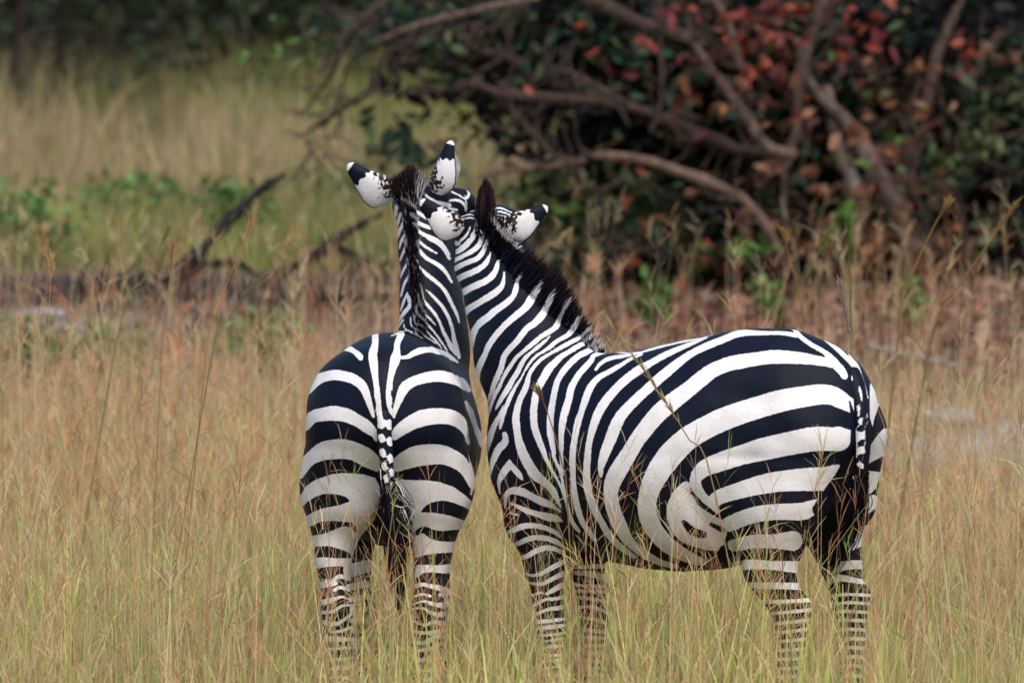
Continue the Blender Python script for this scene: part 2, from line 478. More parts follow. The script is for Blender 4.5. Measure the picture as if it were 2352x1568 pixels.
# coat markings: w = white band, b = black band (x,y,width per point), W = white patch outline;
# laid down in a flank-on pattern plane for the right zebra and a rump-on one for the left
STRIPES_R = [
 ('w', '1473.8,808.6,4.4 1517.6,796.1,5 1567.6,783.9,5.6 1614.4,772.7,6.3 1655.1,761.7,5.6 1678.5,756.1,3.1'),
 ('w', '1389.4,803.9,3.1 1405.1,804.9,2.5'),
 ('w', '1411.3,808,2.5 1442.6,808.9,2.8 1473.8,808.6,3.8'),
 ('w', '1739.4,746.1,3.1 1786.3,747.1,6.9 1817.6,752.4,8.1 1836.3,769.6,9.4 1864.4,789.9,10.6 1895.7,810.2,11.3 1911.3,825.8,15.6 1930.1,847.7,17.2'),
 ('w', '1817.6,745.8,3.8 1855.1,753.9,6.3 1886.3,768,9.4 1914.4,793,11.3 1942.6,821.1,11.3 1961.3,838.3,15.6 1973.8,863.3,14.1 1984.8,888.3,9.4 1993.2,912.7,3.8'),
 ('w', '1948.8,814.9,3.1 1958.2,828.9,6.3 1962.9,839.9,9.4'),
 ('w', '1830.1,769.6,8.8 1786.3,765.2,9.4 1733.2,763.9,10.9 1695.7,766.4,15 1661.3,780.5,15.6 1623.8,796.1,16.3 1586.3,814.2,17.5 1555.1,835.8,21.3 1526.9,858.6,23.4 1501.9,878.9,24.4 1473.8,903.9,22.5 1448.8,928.9,23.4 1423.8,958.6,25 1408.2,991.4,26.6 1395.7,1022.7,24.4 1386.3,1050.8,20.6 1381,1072.7,14.1 1381,1093,6.9'),
 ('w', '1914.4,835.2,19.4 1873.8,827.4,21.9 1836.3,821.1,28.1 1786.3,819.6,30.6 1739.4,823.3,30 1698.8,829.6,33.1 1667.6,836.7,32.8 1636.3,850.8,32.8 1611.3,869.6,34.4 1586.3,889.9,35 1561.3,908.6,37.5 1536.3,928.9,40 1511.3,950.8,40.6 1486.3,980.5,39.1 1464.4,1008.6,35.9 1445.7,1038.3,36.9 1428.5,1066.4,39.1 1411.3,1097.7,39.1 1403.5,1122.7,34.4 1405.1,1153.9,32.8 1414.4,1185.2,32.8 1425.4,1208.6,32.8 1446,1244,23 1476,1269,20 1516,1289,15 1556,1301.5,9'),
 ('w', '1623.8,775.2,3.8 1592.6,786.7,8.8 1561.3,799.2,11.3 1523.8,816.4,13.1 1492.6,833.6,14.4 1467.6,848.3,18.8 1442.6,867.1,18.8 1417.6,889.9,19.4 1392.6,919.6,20.6 1373.8,950.8,20.6 1361.3,985.2,17.5 1353.5,1016.4,14.4 1349.7,1050.8,15.6 1348.2,1085.2,16.3 1350.4,1119.6,18.1 1356.6,1147.7,17.5 1368.2,1175.8,17.2 1380.1,1197.7,15.6 1396,1224,16 1426,1256.5,15 1456,1279,11'),
 ('w', '1473.8,813.9,5.6 1448.8,824.2,7.5 1423.8,838.9,10.6 1395.7,854.6,12.5 1373.8,868,13.8 1356.6,889.9,16.3 1345.7,916.4,17.5 1336.3,941.4,14.4 1326.9,966.4,15.6 1321.3,997.7,13.8 1316.9,1032.1,14.4 1315.1,1066.4,15 1316,1097.7,13.1 1319.1,1132.1,14.4 1326.9,1169.6,13.8 1337.9,1200.8,12.5 1348.8,1215.5,11.3 1364.4,1238.3,9.4'),
 ('w', '1368.2,848.3,6.3 1380.1,833.6,8.8 1398.8,822.7,8.8 1420.7,817.4,8.1 1448.8,813.3,6.9 1473.8,809.6,5'),
 ('w', '1948.5,923,20 1926,913,39 1891,905,45 1826,914,49 1751,931.5,51.5 1676,956.5,52.5 1621,981.5,52.5 1576,1009,54 1536,1049,56 1508.5,1089,51.5 1490,1134,44 1487,1174,42 1501,1214,40 1533.5,1249,37.5 1576,1276.5,27.5 1611,1289,17.5'),
 ('w', '1926,1009,54 1876,1007.5,56 1826,1015.5,54 1751,1031.5,51 1701,1045,45 1651,1061.5,42.5 1616,1076.5,37.5 1597.5,1099,27.5 1601,1124,25 1623.5,1151.5,20 1643.5,1174,12.5'),
 ('w', '1893.5,1104,47.5 1876,1100,54 1801,1104,47.5 1751,1111.5,44 1701,1125,37.5 1656,1139,34 1638.5,1154,29 1646,1171.5,13'),
 ('w', '1926,1071.5,10 1911,1079,20 1901,1090,35'),
 ('w', '1881,1154,20 1861,1166.5,35 1841,1174,40 1801,1175,37.5 1751,1178,36 1711,1188,36 1676,1203,35 1658.5,1209,25'),
 ('w', '1821,1241.5,45 1776,1242.5,32.5 1726,1243,30 1686,1254,30'),
 ('w', '1831,1301.5,27.5 1776,1298,21 1726,1295,22.5 1698.5,1299,22.5'),
 ('w', '1696,1344,16.5 1776,1344.5,15 1871,1346.5,16.5'),
 ('w', '1696,1380.5,10.5 1776,1381.5,9 1871,1376.5,10.5'),
 ('w', '1696,1405.5,9 1776,1407.5,7.5 1871,1398.5,9'),
 ('w', '1696,1429,9 1776,1431.5,7.5 1871,1421.5,9'),
 ('w', '1696,1450,8.5 1776,1452.5,7 1871,1442,8.5'),
 ('w', '1696,1471,8.5 1776,1473,7 1871,1464,8.5'),
 ('w', '1696,1492,9 1776,1494,7.5 1871,1486,9'),
 ('w', '1696,1513,9 1776,1514,7.5 1871,1509,9'),
 ('w', '1696,1534,9 1776,1535,7.5 1871,1531,9'),
 ('w', '1736,1551.9,7.2 1801,1553.4,6.9 1876,1549.7,9.3'),
 ('w', '1736,1579.3,12.1 1801,1577.6,7.3 1876,1576.4,8.4'),
 ('w', '1736,1595.4,7.2 1801,1596.3,11.6 1876,1601.3,12.1'),
 ('w', '1736,1622.4,7.9 1801,1618.9,9.8 1876,1622.3,12.5'),
 ('w', '1736,1645,7.1 1801,1642.6,10 1876,1642.1,7.7'),
 ('w', '1736,1663.8,7.1 1801,1666.6,11.2 1876,1664.5,8.6'),
 ('w', '1736,1689.3,10.5 1801,1688.3,11.1 1876,1686.1,9.4'),
 ('w', '1736,1708.8,9.5 1801,1706,7.8 1876,1711.1,6.8'),
 ('w', '1736,1726.4,10.9 1801,1728.7,9.2 1876,1729.7,8.9'),
 ('w', '1736,1756,7.9 1801,1751.5,7.2 1876,1753.3,8.4'),
 ('w', '1736,1772.8,11.7 1801,1772.9,9.4 1876,1778,7.2'),
 ('w', '1736,1792.5,8.1 1801,1797.6,9.7 1876,1793.4,8.8'),
 ('w', '1736,1815.4,9.7 1801,1815.3,10.2 1876,1822,13.2'),
 ('w', '1736,1841.9,13.2 1801,1837.1,7.7 1876,1844.7,11.9'),
 ('w', '1573.5,1118,23 1560,1144,40 1556,1184,50 1576,1224,42 1611,1246.5,28 1646,1259,15'),
 ('W', '1571,1134 1588.5,1140 1601,1165 1628.5,1181.5 1651,1190 1668.5,1224 1663.5,1256.5 1626,1261.5 1591,1249 1561,1214 1556,1174'),
 ('b', '1571,1198,10 1591,1220,18 1616,1230.5,14'),
 ('b', '1632,1210,10 1656,1220,16'),
 ('b', '1598.5,1151.5,4 1626,1169,9 1648.5,1186.5,7'),
 ('w', '1397.5,806.9,4.7 1384.9,809.8,7 1372.4,813.2,8.6 1361.5,818.7,9.1 1359.1,826.5,11.3 1345.8,841.4,13.3 1328.6,860.1,14.1 1317.7,877.3,14.1 1309.9,894.5,15.6 1305.9,914.9,16.4 1300.5,933.7,16.9 1294.2,957.1,16.4 1291.1,977.5,14.9 1288.7,996.2,13.3 1288.7,1019.7,12.2 1288,1043.2,10.2 1288.7,1066.2,8.6 1289.8,1091.2,7'),
 ('w', '1381.4,796.2,5.9 1365,799.7,10.5 1347.4,808.4,12.9 1328.6,817.9,13.3 1309.9,833.5,14.9 1292.6,852.3,15.6 1280.1,871.1,14.9 1273.9,889.9,14.9 1269.2,908.6,15.3 1265.3,927.4,16.4 1262.1,949.3,16.4 1260.9,972.8,16.4 1261.4,993.1,15.6 1264.5,1015,13.3 1268.4,1035.3,10.6 1269.2,1047.4,7.8 1277,1066.2,7 1284.8,1083.4,6.6 1291.1,1110,5.6 1297.3,1135,6.3 1303.6,1160,7.8 1309.9,1188.2,9.4 1319.2,1207,9.4 1330.2,1221.1,6.3'),
 ('w', '1362.7,781.5,6.1 1336.9,790.4,9.8 1318.1,800.9,11.3 1305.2,808.5,9.4 1289.5,817.9,11.7 1273.9,830.4,14.1 1261.4,842.9,15.6 1252,858.6,15.6 1242.6,875.8,15.6 1234.8,893,14.9 1230.1,908.6,14.9 1227.7,924.3,15.6 1225.4,941.5,16.4 1225.1,961.8,16.4 1226.9,980.6,15.6 1233.2,1000.9,14.9 1239.5,1018.1,13.3 1245.7,1033.8,11.7 1251.2,1049,8.6 1262.9,1072.4,6.3 1273.9,1092.8,5.5 1284.8,1113.1,4.7 1292.6,1131.9,3.9 1300.5,1156.9,3.1 1308.3,1180.4,2.8 1319.2,1199.2,2.3 1330.2,1216.4,1.9'),
 ('w', '1339.2,766.9,9.4 1329.8,776.3,9.4 1306.4,788,8.9 1285.3,799.7,8.9 1269.2,808.5,6.3 1253.5,817.9,7 1239.5,828.8,7.8 1228.5,841.4,8.1 1219.1,855.4,8.6 1213.6,867.9,11 1210.5,882,13.3 1203.5,897.7,14.9 1195.6,911.8,14.9 1190.2,927.4,14.9 1187,941.5,14.9 1184.7,957.1,15.6 1185.5,974.3,15.6 1187.8,991.5,14.9 1191,1008.8,16.4 1196.4,1026,20.3 1203.5,1047.4,22.7 1216,1070.9,23.5 1231.6,1092.8,23.5 1250.4,1108.4,20.3 1267.6,1125.6,18.8 1277,1141.3,14.1 1283.3,1153.8,8.6 1288,1163.2,4.7'),
 ('w', '1324,738.8,7 1315.8,755.2,12.9 1304.1,769.3,10.5 1280.6,782.2,9.4 1261.9,797.4,9.4 1245.7,808.5,6.3 1231.6,817.9,6.3 1219.1,832,5.9 1209.7,846,5 1203.5,857,3.4 1197.2,867.9,4.7 1189.4,878.9,5.9 1181.6,891.4,7 1175.3,903.9,7.8 1169.1,918,8.6 1163.6,932.1,9.4 1158.9,946.2,9.4 1155,961.8,9.1 1151.8,974.3,8.1 1149.5,983.7,4.7'),
 ('w', '1264.7,771.2,1.9 1245.5,789.2,7.5 1222.2,808.5,7 1206.6,822.6,9.4 1197.2,838.2,11 1189.4,853.9,11.3 1180,867.9,11 1172.2,882,11.7 1164.4,896.1,11.7 1156.5,908.6,10.2 1148.7,922.7,9.1 1142.5,933.7,6.3 1139.3,939.9,3.1'),
 ('w', '1157.3,932.1,1.9 1153.4,943,5.5 1148.7,954,8.6 1142.5,964.9,11 1134.6,979,12.5 1128.4,994.7,13.3 1123.7,1010.3,13.8 1119.8,1026,12.5 1116.6,1040,9.4 1115.9,1052.6,3.1'),
 ('w', '1298.6,699.1,2.8 1292.3,710.1,7.5 1285.3,730.4,9.4 1279.8,746,14.1 1268.8,757,11.7 1243.1,772.8,10.5 1219.7,792.7,10.5 1200.3,808.5,8.6 1184.7,822.6,9.4 1173.7,838.2,9.4 1162.8,855.4,8.6 1155,871.1,7 1148.7,886.7,7.8 1140.9,900.8,8.6 1134.6,914.9,8.6 1128.4,929,8.6 1123.7,941.5,9.4 1118.2,955.6,9.4 1114.3,971.2,9.4 1110.4,985.3,7 1108,997.8,3.9'),
 ('w', '1264.1,675.6,3.1 1257.1,697.5,10.6 1251.6,713.2,15.6 1242.2,727.3,16.9 1226.6,742.9,14.9 1209.4,755.4,13.8 1189.2,782.2,13.6 1171.6,799.7,14.1 1162,811.6,13.3 1156.5,822.6,13.3 1152.6,838.2,12.5 1147.2,853.9,12.5 1140.1,869.5,12.5 1134.6,885.2,11.7 1129.9,900.8,9.4 1124.5,914.9,7 1120.6,927.4,3.9'),
 ('w', '1234.4,655.3,3.9 1226.6,674.1,14.9 1218.8,689.7,18.5 1209.4,703.8,16.9 1195.3,716.3,15.3 1179.7,728.8,14.9 1164,741.3,14.1 1149.9,755.4,14.1 1135.3,772.8,14.1 1120.8,795.1,14.1 1114.3,811.6,12.5 1108,824.1,14.1 1101.8,839.8,13.3 1097.9,855.4,11 1097.1,874.2,9.1 1097.1,889.9,7 1099.4,903.9,2.8'),
 ('w', '1191.4,633.4,3.1 1187.5,647.5,8.6 1184.4,664.7,12.5 1179.7,678.8,12.5 1167.1,692.8,14.9 1151.5,703.8,14.9 1135.9,714.8,15.6 1120.2,728.8,15.6 1104.6,739.8,15.6 1092.1,755.4,13.8 1084.9,776.3,12.9 1081.4,797.4,10.5 1080.2,811.5,4.2'),
 ('w', '1065.5,739.8,7 1065.5,730.4,9.7 1067.8,719.4,11.7 1076.4,708.5,14.4 1092.1,699.1,14.1 1107.7,689.7,14.1 1123.3,680.3,15.6 1139,669.4,15.6 1151.5,656.9,12.5 1156.2,642.8,7.8 1157.8,624,3.9'),
 ('w', '1051.7,694.4,5.5 1054.5,680.3,12.5 1065.5,670.9,14.9 1081.1,661.6,14.1 1098.3,653.7,14.4 1114,645.9,13.3 1128,635,13.8 1137.4,622.4,12.2 1142.1,608.4,9.4 1143.7,599,4.7'),
 ('w', '1040.4,658.4,7.8 1043.6,647.5,12.5 1052.9,640.4,13.8 1068.6,631.8,13.8 1084.2,625.6,13.8 1099.9,617.8,13.1 1112.4,608.4,12.2 1120.2,597.4,9.4 1124.9,584.9,5.5 1126.5,577.1,1.9'),
 ('w', '1034.2,627.1,8.6 1038.9,622.4,11 1049.8,614.6,11.7 1063.9,606.8,11.7 1079.5,600.5,11.7 1095.2,594.3,11 1106.1,583.3,11 1112.4,570.8,9.4 1115.5,559.9,5.5'),
 ('w', '1034.2,603.7,6.3 1040.4,599.8,10.3 1051.4,594.3,9.4 1065.5,586.5,10.2 1081.1,578.6,11 1093.6,569.3,11.7 1102.2,558.3,11 1105.3,544.2,7.8 1106.1,533.3,4.7'),
 ('w', '1034.2,584.9,6.3 1041.2,581.8,8.1 1051.4,577.1,11 1063.9,567.7,13.3 1074.8,556.7,12.5 1084.2,545.8,11 1090.5,533.3,9.4 1093.6,520.8,6.3'),
 ('b', '1080.3,545,3.4 1084.2,538,4.4 1087.7,530.1,2.3'),
 ('w', '1038.9,559.9,9.4 1048.2,559.1,11 1053.7,559.9,6.3'),
 ('w', '1027.9,548.9,6.3 1031,553.6,3.1'),
 ('w', '1034.2,611.5,4.1 1034.9,595.9,5.6 1036.5,586.5,4.7'),
 ('w', '1057.6,552,6.3 1067,544.2,5.6 1074.8,533.3,5 1079.5,520.8,3.4'),
 ('w', '1094.7,514.4,5.2 1090.4,527.3,4.7 1081.8,542.3,6'),
 ('w', '1159.7,997,11 1161.5,1008.8,14.1 1157.3,1018.1,17.2 1147.2,1027.5,17.2 1140.9,1038.5,14.9 1135.4,1053.7,12.5'),
 ('w', '1136.2,1050.5,13.3 1131.5,1066.2,11 1128.4,1081.8,7 1128.4,1091.2,3.1'),
 ('w', '1169.8,1056.8,4.1 1168.3,1067.7,17.2 1158.1,1081.8,16.4 1150.3,1095.9,12.5 1145.6,1110,7.8 1147.2,1125.6,4.7 1147.9,1135,1.9'),
 ('w', '1173.7,1069.3,14.1 1184.7,1081.8,14.1 1194.1,1092.8,11 1199.6,1101.4,3.1'),
 ('w', '1161.2,1166.3,4.7 1161.2,1150.7,7 1162.8,1136.6,11 1172.2,1127.2,14.4 1189.4,1127.2,18.5 1206.6,1132.7,17.5 1222.2,1141.3,15.6 1239.5,1150.7,14.9 1256.7,1159.3,13.8 1272.3,1167.9,11 1284.8,1174.1,7.5'),
 ('w', '1173.7,1155.3,4.7 1192.5,1164.7,9.1 1209.7,1172.6,11.7 1228.5,1178,12.5 1245.7,1182.7,14.9 1262.9,1189.8,14.9 1277,1196,12.5 1284.8,1200.7,7'),
 ('w', '1173.7,1177.2,4.7 1189.4,1182.3,4.4'),
 ('w', '1165.9,1222.6,7.8 1184.7,1214.8,12.2 1198.8,1208.5,13.3 1216,1206.2,12.5 1234.8,1207.8,12.5 1253.5,1212.5,11.7 1269.2,1219.5,9.7 1281.7,1228.9,7.5 1288.7,1235.9,2.8'),
 ('w', '1173.7,1255.5,7.8 1194.1,1246.1,11 1211.3,1238.3,12.5 1230.1,1234.4,12.5 1248.8,1235.1,12.5 1266.1,1239,12.2 1281.7,1246.1,10.6 1292.6,1255.5,5.6'),
 ('w', '1186.3,1283.6,7 1206.6,1278.2,10.6 1222.2,1269.6,11.7 1237.9,1261.7,12.5 1255.1,1257.8,12.2 1272.3,1259.4,10.6 1284.8,1263.3,7.5 1297.3,1267.2,2.5'),
 ('w', '1200.9,1313.7,4.9 1219.2,1320.8,6.3 1233.3,1319.3,8.4 1248.8,1313.7,9.6 1264.2,1304.6,10.5 1279.7,1296.8,11.3 1299.4,1287,11.3'),
 ('w', '1209.4,1336.9,4.9 1229.1,1340.4,7 1244.5,1340.4,7.7 1258.6,1334.1,9.1 1274.1,1325.7,9.1 1288.1,1318.6,12.4 1305,1313,12.4'),
 ('w', '1219.2,1367.2,5.6 1240.3,1360.1,5.9 1248.8,1361.5,4.2'),
 ('w', '1255.8,1362.9,6.3 1271.3,1353.8,11 1285.3,1345.4,12.7 1305,1334.1,11.3'),
 ('w', '1226.3,1390.4,5.6 1243.1,1380.5,7 1257.2,1374.9,7 1271.3,1374.9,8.4 1286.7,1372.1,8.4 1307.8,1365.8,11'),
 ('w', '1229.1,1410.8,8.4 1250.2,1401.6,7 1265.6,1397.4,8.4 1282.5,1396,9.8 1309.2,1388.3,11'),
 ('w', '1223.4,1427.8,8.5 1264.2,1424.8,8.6 1319.1,1417.2,5.6'),
 ('w', '1223.4,1443.7,4.8 1264.2,1439.2,9.4 1319.1,1433.2,4.8'),
 ('w', '1223.4,1457,5 1264.2,1457.2,6.3 1319.1,1448.7,5.2'),
 ('w', '1223.4,1478.6,6.1 1264.2,1469.7,4.8 1319.1,1463,5.5'),
 ('w', '1223.4,1492.4,4.9 1264.2,1484.5,7 1319.1,1479.9,9.3'),
 ('w', '1223.4,1504.7,6.6 1264.2,1504.4,6.6 1319.1,1500.3,6.9'),
 ('w', '1223.4,1521.2,6.1 1264.2,1516,6.6 1319.1,1511.4,8.8'),
 ('w', '1223.4,1540.6,6.5 1264.2,1531.7,5.8 1319.1,1527.1,5.7'),
 ('w', '1223.4,1552.7,8.1 1264.2,1548.1,4.8 1319.1,1547.1,7.3'),
 ('w', '1223.4,1573.1,6 1264.2,1568.1,7.8 1319.1,1562,8.1'),
 ('w', '1223.4,1585.8,4.6 1264.2,1580,8.9 1319.1,1578.5,8.9'),
 ('w', '1223.4,1600.6,7.2 1264.2,1599.1,7.8 1319.1,1593.7,7.2'),
 ('w', '1223.4,1618.3,7.3 1264.2,1611.8,9.2 1319.1,1610.3,5.1'),
 ('w', '1223.4,1636,8.5 1264.2,1629.8,4.7 1319.1,1625.7,5.4'),
 ('w', '1223.4,1651.7,7.2 1264.2,1642.1,5.3 1319.1,1639.8,7.3'),
 ('w', '1223.4,1666.1,8.4 1264.2,1658.8,4.5 1319.1,1657.4,4.8'),
 ('w', '1223.4,1682.7,4.7 1264.2,1677.9,8.5 1319.1,1672.8,7.3'),
 ('w', '1223.4,1698.4,5.1 1264.2,1692.8,6.2 1319.1,1688.7,8.3'),
 ('w', '1321.9,1303.2,5.6 1392.2,1299,11.3 1414.7,1308.8,8.4'),
 ('w', '1321.9,1314.4,8.4 1369.7,1320.1,14.1 1409.1,1335.5,11.3'),
 ('w', '1321.9,1342.6,7 1403.4,1346.8,8.4'),
 ('w', '1321.9,1356.6,7 1403.4,1358,9.3'),
 ('w', '1321.9,1370.7,7 1362.7,1374.9,8.4 1403.4,1383.3,8.7'),
 ('w', '1321.9,1394.6,5.6 1362.7,1393.2,7.9 1403.4,1408.6,9'),
 ('w', '1321.9,1415.7,5.6 1369.7,1422.7,7.9 1403.4,1436.8,9'),
 ('w', '1321.9,1442.4,7 1403.4,1453.6,8.4'),
 ('w', '1321.9,1462.1,7 1403.4,1464.9,8.4'),
 ('w', '1321.9,1483.2,7 1403.4,1480.4,9.3'),
 ('w', '1321.9,1501.5,7 1403.4,1498.6,8.4'),
 ('w', '1321.9,1516.9,7 1403.4,1518.3,7.6'),
 ('w', '1321.9,1532.7,7 1403.4,1534.1,7.6'),
 ('w', '1321.9,1548.4,7 1403.4,1549.8,7.6'),
 ('w', '1321.9,1564.2,7 1403.4,1565.6,7.6'),
 ('w', '1321.9,1579.9,7 1403.4,1581.3,7.6'),
 ('w', '1321.9,1595.7,7 1403.4,1597.1,7.6'),
 ('w', '1321.9,1611.4,7 1403.4,1612.8,7.6'),
 ('w', '1321.9,1627.2,7 1403.4,1628.6,7.6'),
 ('w', '1321.9,1642.9,7 1403.4,1644.3,7.6'),
 ('w', '1321.9,1658.7,7 1403.4,1660.1,7.6'),
 ('w', '1321.9,1674.4,7 1403.4,1675.8,7.6'),
 ('w', '1321.9,1690.2,7 1403.4,1691.6,7.6'),
 ('W', '1999.2,878.3 2015.3,905.3 2025.6,929.6 2019.4,932.3 2010,959.2 2004.6,980.8 1999.7,959.2 1997.8,918.8'),
 ('W', '2031.5,982.1 2042.3,986.2 2039.6,1037.4 2030.2,1046.8 1996.5,1064.4 1992.4,1050.9 1996.5,1026.6 2012.7,1002.4'),
 ('W', '1991.1,1080.5 2026.1,1084.6 2012.7,1121 1996.5,1135.8 1966.8,1153.3 1977.6,1107.5'),
 ('w', '1956,1184,27.5 1976,1171.5,31 2006,1151.5,30'),
 ('w', '1936,1251.5,40 1956,1236.5,50 1996,1224,40'),
 ('w', '1911,1309,20 1946,1297,21 1996,1296.5,20'),
 ('w', '1896,1346.5,13 1921,1326.5,16 1996,1338,10'),
 ('w', '1891,1372,7 1946,1364,7 2011,1368,7'),
 ('w', '1891,1391,7 1946,1383,7 2011,1387,7'),
 ('w', '1891,1411,7.5 1946,1403,7.5 2011,1407,7.5'),
 ('w', '1891,1431,8 1946,1423,8 2011,1427,8'),
 ('w', '1891,1452,8 1946,1444,8 2011,1448,8'),
 ('w', '1891,1473,8.5 1946,1465,8.5 2011,1469,8.5'),
 ('w', '1891,1494,8.5 1946,1486,8.5 2011,1490,8.5'),
 ('w', '1891,1515,9 1946,1507,9 2011,1511,9'),
 ('w', '1891,1536,9 1946,1528,9 2011,1532,9'),
 ('w', '1891,1558,10 1946,1550,10 2011,1554,10'),
 ('w', '1891,1575.7,10.2 1951,1572.2,6.2 2011,1574.9,9.9'),
 ('w', '1891,1601.3,10.8 1951,1594.8,8.2 2011,1598.4,10.1'),
 ('w', '1891,1615.6,12.4 1951,1621,6.5 2011,1618.4,9.3'),
 ('w', '1891,1644.6,8.7 1951,1639.4,8.9 2011,1644.2,7.6'),
 ('w', '1891,1660.5,10.8 1951,1665.3,9.1 2011,1661.4,12.1'),
 ('w', '1891,1688.5,7 1951,1687.3,7.2 2011,1682.2,12'),
 ('w', '1891,1707.3,12.1 1951,1705,11.2 2011,1703.1,7.9'),
 ('w', '1891,1729.9,8.9 1951,1729.3,11.4 2011,1729.9,7'),
 ('w', '1891,1750.3,10.3 1951,1750.9,10.3 2011,1749.9,7.5'),
 ('w', '1891,1771.7,12.4 1951,1772.1,10.6 2011,1776.4,10.8'),
 ('w', '1891,1797.6,10.8 1951,1793.9,11.5 2011,1793.7,12.5'),
 ('w', '1891,1816.3,12.6 1951,1818.7,9.7 2011,1815.5,7.8'),
 ('w', '1891,1842.4,9 1951,1840,6.8 2011,1834.2,7.9'),
 ('w', '1047.4,490.7,3 1068.9,484.3,3 1088.3,485.4,2.6'),
 ('w', '1056,497.6,2.6 1077.5,493.3,2.6 1088.3,495,2.1'),
 ('w', '1064.6,503.6,2.1 1079.7,500.4,2.6 1090.4,502.6,2.6'),
 ('w', '1124.8,482.1,2.6 1150.6,478.3,3.4 1178.5,489,2.1'),
 ('w', '1124.8,489,2.6 1150.6,486,3 1176.4,494.6,2.1'),
 ('w', '1124.8,496.3,2.1 1146.3,493.3,2.6 1167.8,497.6,2.1'),
 ('w', '1124.8,503.6,2.6 1144.1,500.6,3 1154.9,503.6,2.1'),
 ('w', '1124.8,510.1,2.6 1137.7,509,2.6'),
 ('w', '1133.4,516.5,7.7 1146.3,533.7,8.6 1159.2,548.8,7.7 1174.2,562.7,8.2 1185,574.5,7.7 1191.4,587.4,3.9'),
 ('w', '1187.1,553.1,8.6 1190.3,559.5,8.6'),
 ('w', '1154.9,529.4,5.6 1167.8,544.5,5.2 1180.7,555.2,5.2'),
 ('w', '1926,999,40 1976,1010,30'),
 ('w', '1876,1100,54 1936,1084,30'),
 ('w', '1926,915,40 1961,934,30'),
 ('b', '1952,921.5,3.8 1958.2,945.7,9.7 1962,972.7,15.1 1962.5,1002.4,17.3 1958.2,1032,18.9 1948,1059,20.5 1934.5,1085.9,22.6 1918.3,1112.9,25.9 1899.4,1139.8,27 1880.6,1169.5,29.7'),
 ('w', '1908.2,830.5,15.6 1930.1,849.2,18.8 1939.4,863.3,15.6'),
]
